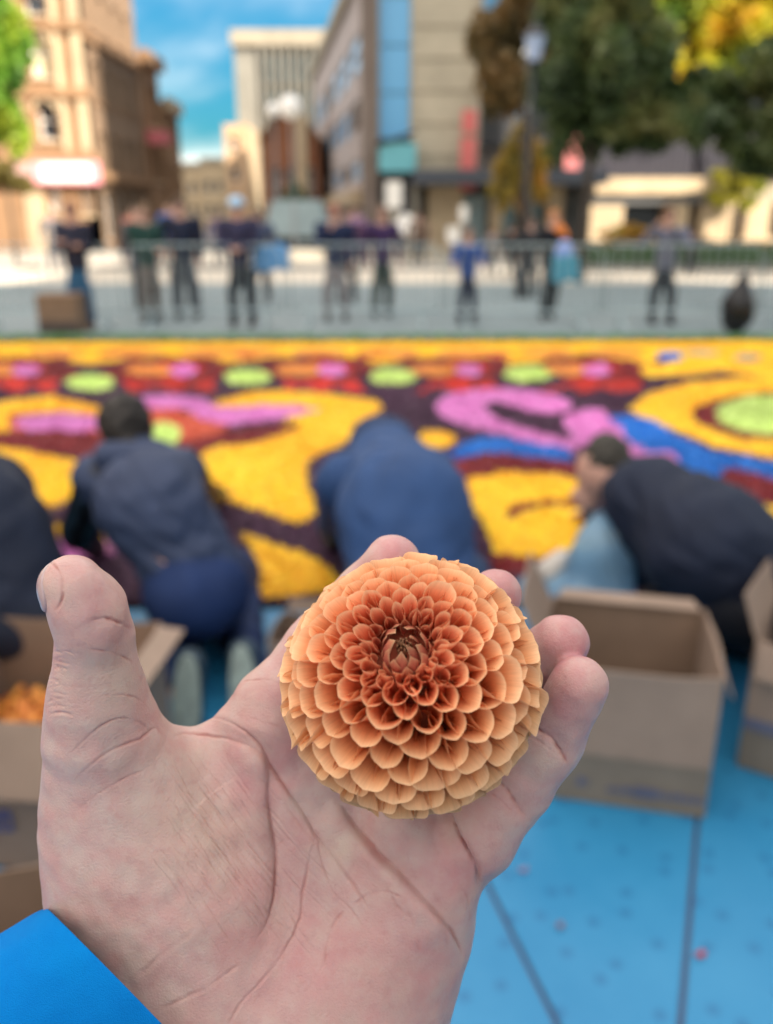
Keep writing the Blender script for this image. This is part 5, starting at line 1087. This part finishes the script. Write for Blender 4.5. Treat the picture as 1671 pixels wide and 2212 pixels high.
def skin_nodes(m):
    n = m.node_tree; b = n.nodes['Principled BSDF']; tc = n.nodes['Texture Coordinate']
    b.inputs['Subsurface Scale'].default_value = .0035
    def nz(scale, detail=5, lo=.35, hi=.65):
        t = n.nodes.new('ShaderNodeTexNoise'); t.inputs['Scale'].default_value = scale; t.inputs['Detail'].default_value = detail
        mr = n.nodes.new('ShaderNodeMapRange'); mr.inputs[1].default_value = lo; mr.inputs[2].default_value = hi
        n.links.new(tc.outputs['Object'], t.inputs['Vector']); n.links.new(t.outputs['Fac'], mr.inputs[0]); return mr.outputs[0]
    def mixc(f, a, c, amt=1.0):
        mx = n.nodes.new('ShaderNodeMix'); mx.data_type = 'RGBA'
        mu = n.nodes.new('ShaderNodeMath'); mu.operation = 'MULTIPLY'; mu.inputs[1].default_value = amt; mu.use_clamp = True
        n.links.new(f, mu.inputs[0]); n.links.new(mu.outputs[0], mx.inputs[0]); n.links.new(a, mx.inputs[6])
        mx.inputs[7].default_value = (*c, 1); return mx.outputs[2]
    rgb = n.nodes.new('ShaderNodeRGB'); rgb.outputs[0].default_value = (.47, .34, .30, 1); c = rgb.outputs[0]
    def attr(nm):
        a = n.nodes.new('ShaderNodeAttribute'); a.attribute_name = nm; return a.outputs['Fac']
    def mul(a, bb):
        mu = n.nodes.new('ShaderNodeMath'); mu.operation = 'MULTIPLY'; n.links.new(a, mu.inputs[0]); n.links.new(bb, mu.inputs[1]); return mu.outputs[0]
    def off(a, v):
        mu = n.nodes.new('ShaderNodeMath'); mu.operation = 'ADD'; n.links.new(a, mu.inputs[0]); mu.inputs[1].default_value = v; return mu.outputs[0]
    c = mixc(nz(55), c, (.53, .40, .37), .6)
    c = mixc(nz(130), c, (.49, .245, .235), .55)
    c = mixc(mul(attr('rosy'), off(nz(90), .45)), c, (.45, .19, .205), .58)
    c = mixc(attr('pale'), c, (.60, .50, .40), .6)
    c = mixc(nz(420, 3, .50, .70), c, (.50, .37, .34), .22)
    c = mixc(nz(300, 3, .56, .68), c, (.36, .17, .17), .18)
    c = mixc(attr('crease'), c, (.37, .125, .11), .62)
    n.links.new(c, b.inputs['Base Color'])
    vor = n.nodes.new('ShaderNodeTexVoronoi'); vor.feature = 'DISTANCE_TO_EDGE'; vor.inputs['Scale'].default_value = 1150
    n.links.new(tc.outputs['Object'], vor.inputs['Vector'])
    bp = n.nodes.new('ShaderNodeBump'); bp.inputs['Strength'].default_value = .22; bp.inputs['Distance'].default_value = .00025
    n.links.new(vor.outputs['Distance'], bp.inputs['Height'])
    old = n.nodes['Bump']; n.links.new(old.outputs[0], bp.inputs['Normal']); n.links.new(bp.outputs[0], b.inputs['Normal'])
skin_nodes(sk)
hand_o = link('hand', hme, hand_t, sk)
# thumbnail on the outer side of the thumb
ax0, ax1 = np.array(hp(152,1250,.245)), np.array(hp(200,1372,.249)); axd = (ax1-ax0)/np.linalg.norm(ax1-ax0)
fwdv = np.array([0, 0, -1.]); fwdv -= axd*(fwdv@axd); fwdv /= np.linalg.norm(fwdv); left = np.cross(axd, fwdv); left *= -np.sign(left[0])
nv = []; NU, NVn = 15, 17
for j in range(NVn):
    for i in range(NU):
        a = (i/(NU-1)-.5)*2; b_ = (j/(NVn-1)-.5)*2
        b2 = b_*.96; a2 = a*(1-abs(b_)**4*.28)
        ang = math.radians(58+38*a2); o = ax0+axd*(-.0004+.0060*b2+ .0007*(1-a*a)*b2)
        d = fwdv*math.cos(ang)+left*math.sin(ang); lo_, hi_ = 0.002, .03
        for _ in range(26):
            mid = (lo_+hi_)/2
            if hs((o+d*mid)[None])[0] < 0: lo_ = mid
            else: hi_ = mid
        nv.append(o+d*(lo_+.0010-.0011*max(abs(a), abs(b_))**8))
nf = [(j*NU+i, j*NU+i+1, (j+1)*NU+i+1, (j+1)*NU+i) for j in range(NVn-1) for i in range(NU-1)]
nail_o = link('thumbnail', fmesh('thumbnail', c2w(np.array(nv)), nf), hand_o, None)
nm_ = mat('nail', (.40, .29, .29), .18, noise=(260, .1, (.36, .24, .25)), sss=.2, spec=.6); nail_o.data.materials.append(nm_)
sol = nail_o.modifiers.new('s', 'SOLIDIFY'); sol.thickness = .0006; sol.offset = -1
# sleeve cuff
sv_, sf_ = [], []; NR = 72
u = np.array([.70, -.72, 0.0]); vdep = np.array([-.27, -.62, 1.0]); axis = np.array([-.84, -.54, -.03])
c0 = np.array(hp(330,2212,.270)); R1 = 352*.262/F; R2 = .034
rings = []
for s_, gr in [(.0,.955),( -.0012,.975),(-.0016,.99),(-.001,1.0),(.002,1.006),(.008,1.0),(.016,.995),(.03,1.0),(.05,1.02),(.08,1.04),(.14,1.06)]:
    rings.append((s_, gr))
rings = [(.03, .90), (.012, .93)]+rings
for s_, gr in rings:
    for k in range(NR):
        a = 2*math.pi*k/NR; wob = 1+.006*math.sin(3*a+s_*60)+.004*math.sin(7*a-s_*120)
        q_ = 2.4; ca, sa = math.cos(a), math.sin(a); rr = (abs(ca)**q_+abs(sa)**q_)**(-1/q_)
        sv_.append(c0+axis*s_+(u*ca*R1+vdep*sa*R2)*rr*gr*wob)
for j in range(len(rings)-1):
    for k in range(NR): sf_.append((j*NR+k, j*NR+(k+1) % NR, (j+1)*NR+(k+1) % NR, (j+1)*NR+k))
sm = mat('blue_sleeve', (.0, .185, .54), .9, spec=.12, noise=(16, .2, (.0, .12, .44)), bump=(2600, .5, .0005))
sv_ = np.array(sv_); sn_ = folds(.0011, 95, 41)(sv_)+folds(.0005, 260, 42)(sv_); sv_ = sv_+((sv_-c0)/np.linalg.norm(sv_-c0, axis=1)[:, None])*sn_[:, None]
sl_o = link('sleeve', fmesh('sleeve', c2w(np.array(sv_)), sf_), hand_t, sm)
m_ = sl_o.modifiers.new('sub', 'SUBSURF'); m_.levels = 1; m_.render_levels = 2


# the rest of the person who holds the bloom, standing behind the lens
jk_m = mat('photographer_jacket', (.0, .14, .44), .8, noise=(12, .2)); tr_m = mat('photographer_trousers', (.02, .025, .04), .9)
Lk = lambda a, b, ra, rb, k=.05: ('c', tuple(a), tuple(b), ra, rb, 1.0, k)
bx0 = c2w(c0+axis*.10); sh_l = (-.16, -.46, 1.36); sh_r = (.24, -.46, 1.36); el_l = (-.30, .02, 1.10); el_r = (.34, -.34, 1.10)
blob('body', [(0, [Lk((.04, -.5, 1.46), (.04, -.47, 1.56), .06, .06), ('e', (.04, -.46, 1.64), None, (.08, .10, .12), .03), Lk((.04, -.5, .95), (.04, -.5, 1.35), .12, .14), Lk(el_r, (.12, -.14, 1.40), .04, .03), Lk((.12, -.14, 1.40), (.085, -.07, 1.46), .035, .03)])], .015, mat('photographer_skin', (.5, .32, .28), .5), hand_t)
blob('jacket', [(0, [Lk((.04, -.52, .90), (.04, -.50, 1.32), .18, .19, .08), Lk(sh_l, sh_r, .10, .10, .08), Lk(sh_r, el_r, .08, .065), Lk(el_r, (.14, -.16, 1.38), .065, .05), Lk(sh_l, el_l, .08, .07), Lk(el_l, tuple(bx0), .07, .05)])], .016, jk_m, hand_t, folds(.006, 16, 9))
blob('trousers', [(0, [Lk((-.05, -.52, .86), (-.08, -.50, .10), .12, .07), Lk((.13, -.52, .86), (.15, -.46, .10), .12, .07)])], .02, tr_m, hand_t)
for xx_ in (-.08, .15): blob('shoe', [(0, [Lk((xx_, -.50, .055), (xx_, -.32, .05), .05, .045)])], .012, mat('photographer_shoe', (.03, .03, .03), .6), hand_t)
# ================================================================ the dahlia
def hp(x, y, z): return tuple(cpx(x, y, z))
fc = np.array(hp(889,1474,.238)); RF = .0362
axd_c = np.array([-.10, .52, -.85]); axd_c /= np.linalg.norm(axd_c)
ex = np.cross(axd_c, [0, 1., 0]); ex /= np.linalg.norm(ex); ey = np.cross(axd_c, ex)
FM = np.stack([ex, ey, axd_c], 0)       # rows: flower axes in camera space
fl_t = thing('dahlia', c2w(fc), 'round peach orange ball dahlia bloom with tightly rolled petals resting in the open palm', 'flower')
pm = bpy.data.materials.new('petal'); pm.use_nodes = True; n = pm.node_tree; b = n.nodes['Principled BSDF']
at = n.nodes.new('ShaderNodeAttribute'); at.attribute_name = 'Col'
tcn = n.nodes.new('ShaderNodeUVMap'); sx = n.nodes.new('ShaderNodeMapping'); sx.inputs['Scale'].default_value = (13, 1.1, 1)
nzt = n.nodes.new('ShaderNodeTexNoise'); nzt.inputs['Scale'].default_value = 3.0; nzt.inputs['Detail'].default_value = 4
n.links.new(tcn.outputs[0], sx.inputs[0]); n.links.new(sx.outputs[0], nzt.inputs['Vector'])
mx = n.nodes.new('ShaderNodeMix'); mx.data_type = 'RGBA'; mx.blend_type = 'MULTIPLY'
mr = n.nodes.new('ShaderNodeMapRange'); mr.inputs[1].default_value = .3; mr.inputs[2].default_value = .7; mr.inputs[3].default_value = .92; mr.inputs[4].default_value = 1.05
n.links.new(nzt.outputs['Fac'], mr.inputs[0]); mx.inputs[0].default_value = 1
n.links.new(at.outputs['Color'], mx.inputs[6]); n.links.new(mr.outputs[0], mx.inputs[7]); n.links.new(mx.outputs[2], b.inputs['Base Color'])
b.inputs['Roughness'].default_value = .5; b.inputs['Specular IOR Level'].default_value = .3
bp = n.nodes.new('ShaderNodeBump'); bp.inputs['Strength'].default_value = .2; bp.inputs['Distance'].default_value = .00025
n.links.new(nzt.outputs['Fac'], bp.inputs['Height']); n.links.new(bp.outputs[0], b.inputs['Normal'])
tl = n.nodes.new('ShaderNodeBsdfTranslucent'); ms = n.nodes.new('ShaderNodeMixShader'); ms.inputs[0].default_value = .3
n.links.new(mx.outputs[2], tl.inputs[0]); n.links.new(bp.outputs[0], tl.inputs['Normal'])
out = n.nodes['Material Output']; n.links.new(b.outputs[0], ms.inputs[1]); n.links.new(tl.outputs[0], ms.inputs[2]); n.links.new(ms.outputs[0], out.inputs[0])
fr_ = np.random.default_rng(21)
def lerp(a, b, t): return a+(b-a)*t
def interp(x, xs, ys): return float(np.interp(x, xs, ys))
ths = np.linspace(0, 136, 1400)
spac = np.interp(ths, [0, 10, 16, 26, 40, 55, 80, 136], [.0026, .0029, .0037, .0050, .0071, .0088, .0095, .0092])
def Rsurf(th): # flattened ball with a sunken middle
    r = RF*interp(th, [0, 9, 12, 16, 22, 32, 46, 90, 120, 136], [.80, .79, .755, .83, .90, .935, .95, 1.0, .92, .84]); return r
dN = np.array([2*math.pi*Rsurf(t)**2*math.sin(math.radians(t)) for t in ths])/(spac**2*.82)*math.radians(ths[1]-ths[0])
cumN = np.concatenate([[0], np.cumsum(dN)[:-1]]); total = int(cumN[-1])
def petal(th, ph, i):
    t = math.radians(th); cR = np.array([math.sin(t)*math.cos(ph), math.sin(t)*math.sin(ph), math.cos(t)])
    aw = np.array([math.cos(t)*math.cos(ph), math.cos(t)*math.sin(ph), -math.sin(t)])   # away from the axis
    side0 = np.cross(aw, cR)
    jit = np.clip(fr_.normal(size=8), -1.4, 1.4)*(1 if th < 78 else .55)
    beta = math.radians(interp(th, [0, 8, 14, 22, 34, 50, 75, 100, 136], [-64, -52, -26, -8, 0, 6, 24, 52, 74])+jit[0]*8)
    beta0 = beta - math.radians(interp(th, [0, 10, 18, 40, 80, 136], [-45, -38, 5, 36, 60, 70]))
    L = interp(th, [0, 10, 20, 35, 60, 136], [.007, .0095, .015, .019, .0215, .0195])*(1+.04*jit[1])
    ph += jit[7]*.035*min(1, th/30); Wd = interp(th, [0, 8, 14, 22, 35, 52, 75, 136], [.0020, .0032, .0031, .0045, .0076, .0093, .0096, .0090])*(1.05+.09*jit[2])
    A0 = math.radians(interp(th, [0, 12, 20, 60, 90, 136], [60, 90, 160, 160, 130, 100]))
    A1 = math.radians(interp(th, [0, 10, 14, 20, 30, 45, 65, 90, 136], [36, 46, 130, 146, 128, 112, 98, 78, 54])+jit[3]*12)
    sharp = interp(th, [0, 14, 28, 50, 136], [1.0, .9, .55, .18, .12])
    twist = jit[4]*.13; tx = jit[5]*.09
    NS, NT = 13, 19
    ss = 1-(1-np.linspace(0, 1, NS))**1.3; tt = np.linspace(-1, 1, NT); tt = np.sign(tt)*np.abs(tt)**1.15
    fs = np.linspace(0, 1.06, 40); be = beta0+(beta-beta0)*fs**1.5
    D = cR[None]*np.cos(be)[:, None]+aw[None]*np.sin(be)[:, None]+side0[None]*(tx*fs)[:, None]; D /= np.linalg.norm(D, axis=1)[:, None]
    cn = np.concatenate([[np.zeros(3)], np.cumsum((D[1:]+D[:-1])/2*L*(fs[1]-fs[0]), 0)])
    tip = cR*Rsurf(th)*(1+.022*jit[6]); i1 = np.array([np.interp(1.0, fs, cn[:, q]) for q in range(3)]); cn += tip-i1
    cut = interp(th, [0, 12, 20, 40, 70, 136], [.75, .60, .22, .25, .36, .44])*(1+.15*jit[4]); pw = interp(th, [0, 14, 25, 45, 136], [1.1, 1.3, 2.4, 3.6, 2.9])
    V = np.empty((NS, NT, 3)); Cc = np.empty((NS, NT, 4)); Cc[..., 3] = 1
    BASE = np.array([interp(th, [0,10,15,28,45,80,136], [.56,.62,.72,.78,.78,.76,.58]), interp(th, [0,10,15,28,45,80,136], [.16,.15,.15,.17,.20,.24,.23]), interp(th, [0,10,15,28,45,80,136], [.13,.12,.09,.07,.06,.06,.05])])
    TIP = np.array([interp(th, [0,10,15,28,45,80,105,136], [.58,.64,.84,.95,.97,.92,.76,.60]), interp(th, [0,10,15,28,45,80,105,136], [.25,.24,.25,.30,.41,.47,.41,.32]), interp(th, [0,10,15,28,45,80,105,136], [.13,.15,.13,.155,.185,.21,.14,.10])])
    wf = 1+.04*jit[7]; NB = 2*math.pi
    ruff = interp(th, [0,30,70,100,136], [0,.3,.6,1.3,1.8])
    for j in range(NT):
        t_ = tt[j]; smax = 1-cut*abs(t_)**pw+.022*math.exp(-(t_/.10)**2)*interp(th, [0, 30, 136], [1, 1, .7])
        for k in range(NS):
            s_ = ss[k]*smax; c_ = np.array([np.interp(s_, fs, cn[:, q]) for q in range(3)]); d = np.array([np.interp(s_, fs, D[:, q]) for q in range(3)]); d /= np.linalg.norm(d)
            sd = side0-d*(side0@d); sd /= np.linalg.norm(sd); N = np.cross(sd, d)
            if N@aw > 0: N = -N; sd = -sd
            cw, sw = math.cos(twist*s_), math.sin(twist*s_); N2 = N*cw+sd*sw; sd2 = sd*cw-N*sw
            g = min(1, s_/.75); wd = Wd*(.40+.60*g*g*(3-2*g))
            x_ = min(1, max(0, (s_-.45)/.55)); A = A0+(A1-A0)*x_*x_*(3-2*x_)
            rho = wd/A; a = t_*A
            flare = interp(th, [0, 25, 45, 136], [0, .0, .0004, .0007])*(s_**6)*(1-t_*t_)      # lip rolling outwards
            ruf = .00022*math.sin(t_*6+jit[0]*5+s_*5)*s_**3*ruff
            V[k, j] = c_+sd2*rho*math.sin(a)+N2*(rho*(1-math.cos(a))-flare+ruf-.00012*math.exp(-(t_/.12)**2)*s_)
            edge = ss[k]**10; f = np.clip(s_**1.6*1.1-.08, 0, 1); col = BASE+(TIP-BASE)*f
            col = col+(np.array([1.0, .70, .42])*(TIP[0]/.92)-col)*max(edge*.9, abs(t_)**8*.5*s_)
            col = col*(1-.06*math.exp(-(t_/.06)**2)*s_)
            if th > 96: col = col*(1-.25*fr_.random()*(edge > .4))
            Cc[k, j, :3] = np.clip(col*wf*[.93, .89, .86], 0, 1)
    return V.reshape(-1, 3), Cc.reshape(-1, 4), NS, NT, ss, tt
def flower_to_world(P): return c2w(fc+P@FM)
placed = []
cnt_i = 0
for i in range(total):
    th = float(np.interp(i+.5, cumN, ths)); ph = i*2.399963+.7
    if th > 121: break
    V, Cc, NS, NT, ss, tt = petal(th, ph, i)
    Fq = [(k*NT+j, k*NT+j+1, (k+1)*NT+j+1, (k+1)*NT+j) for k in range(NS-1) for j in range(NT-1)]
    me = fmesh('petal', flower_to_world(V), Fq)
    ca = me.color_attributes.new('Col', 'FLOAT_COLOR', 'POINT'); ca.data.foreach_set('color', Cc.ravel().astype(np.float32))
    uv = me.uv_layers.new(name='UVMap'); li = np.empty(len(me.loops), np.int32); me.loops.foreach_get('vertex_index', li)
    UV = np.stack([(li % NT)/(NT-1), ss[li//NT]+i*.37], 1); uv.data.foreach_set('uv', UV.ravel().astype(np.float32))
    o = link('petal', me, fl_t, pm); cnt_i += 1
print('PETALS', cnt_i, total)
# closed heart of the bloom and the receptacle behind it
core = mat('flower_heart', (.42, .10, .05), .7, noise=(300, .4))
mb = MB(); mb.sphere((0, 0, 0), (RF*.60, RF*.60, RF*.56), 24, 16)
me = bpy.data.meshes.new('receptacle'); me.from_pydata([tuple(p) for p in flower_to_world(np.array(mb.v))], [], mb.f); link('receptacle', me, fl_t, core)
mb = MB()
for i in range(15):
    a = i*2.4; r = .00062*math.sqrt(i)*.85; z = RF*.788-.0004*i*.35
    p0 = np.array([r*math.cos(a)*1.1, r*math.sin(a)*1.1, z-.0035]); p1 = np.array([r*math.cos(a), r*math.sin(a), z+.0003]); p2 = p1*[.7, .7, 1]+[fr_.normal()*.0003, fr_.normal()*.0003, .0004]
    mb.tube([p0, p1, p2], [.00030, .00034, .00014], 7)
me = bpy.data.meshes.new('floret_tips'); me.from_pydata([tuple(p) for p in flower_to_world(np.array(mb.v))], [], mb.f)
me.polygons.foreach_set('use_smooth', [True]*len(me.polygons))
o = link('floret_tips', me, fl_t, mat('floret', (.24, .11, .05), .6, noise=(900, .5, (.12, .05, .025))))
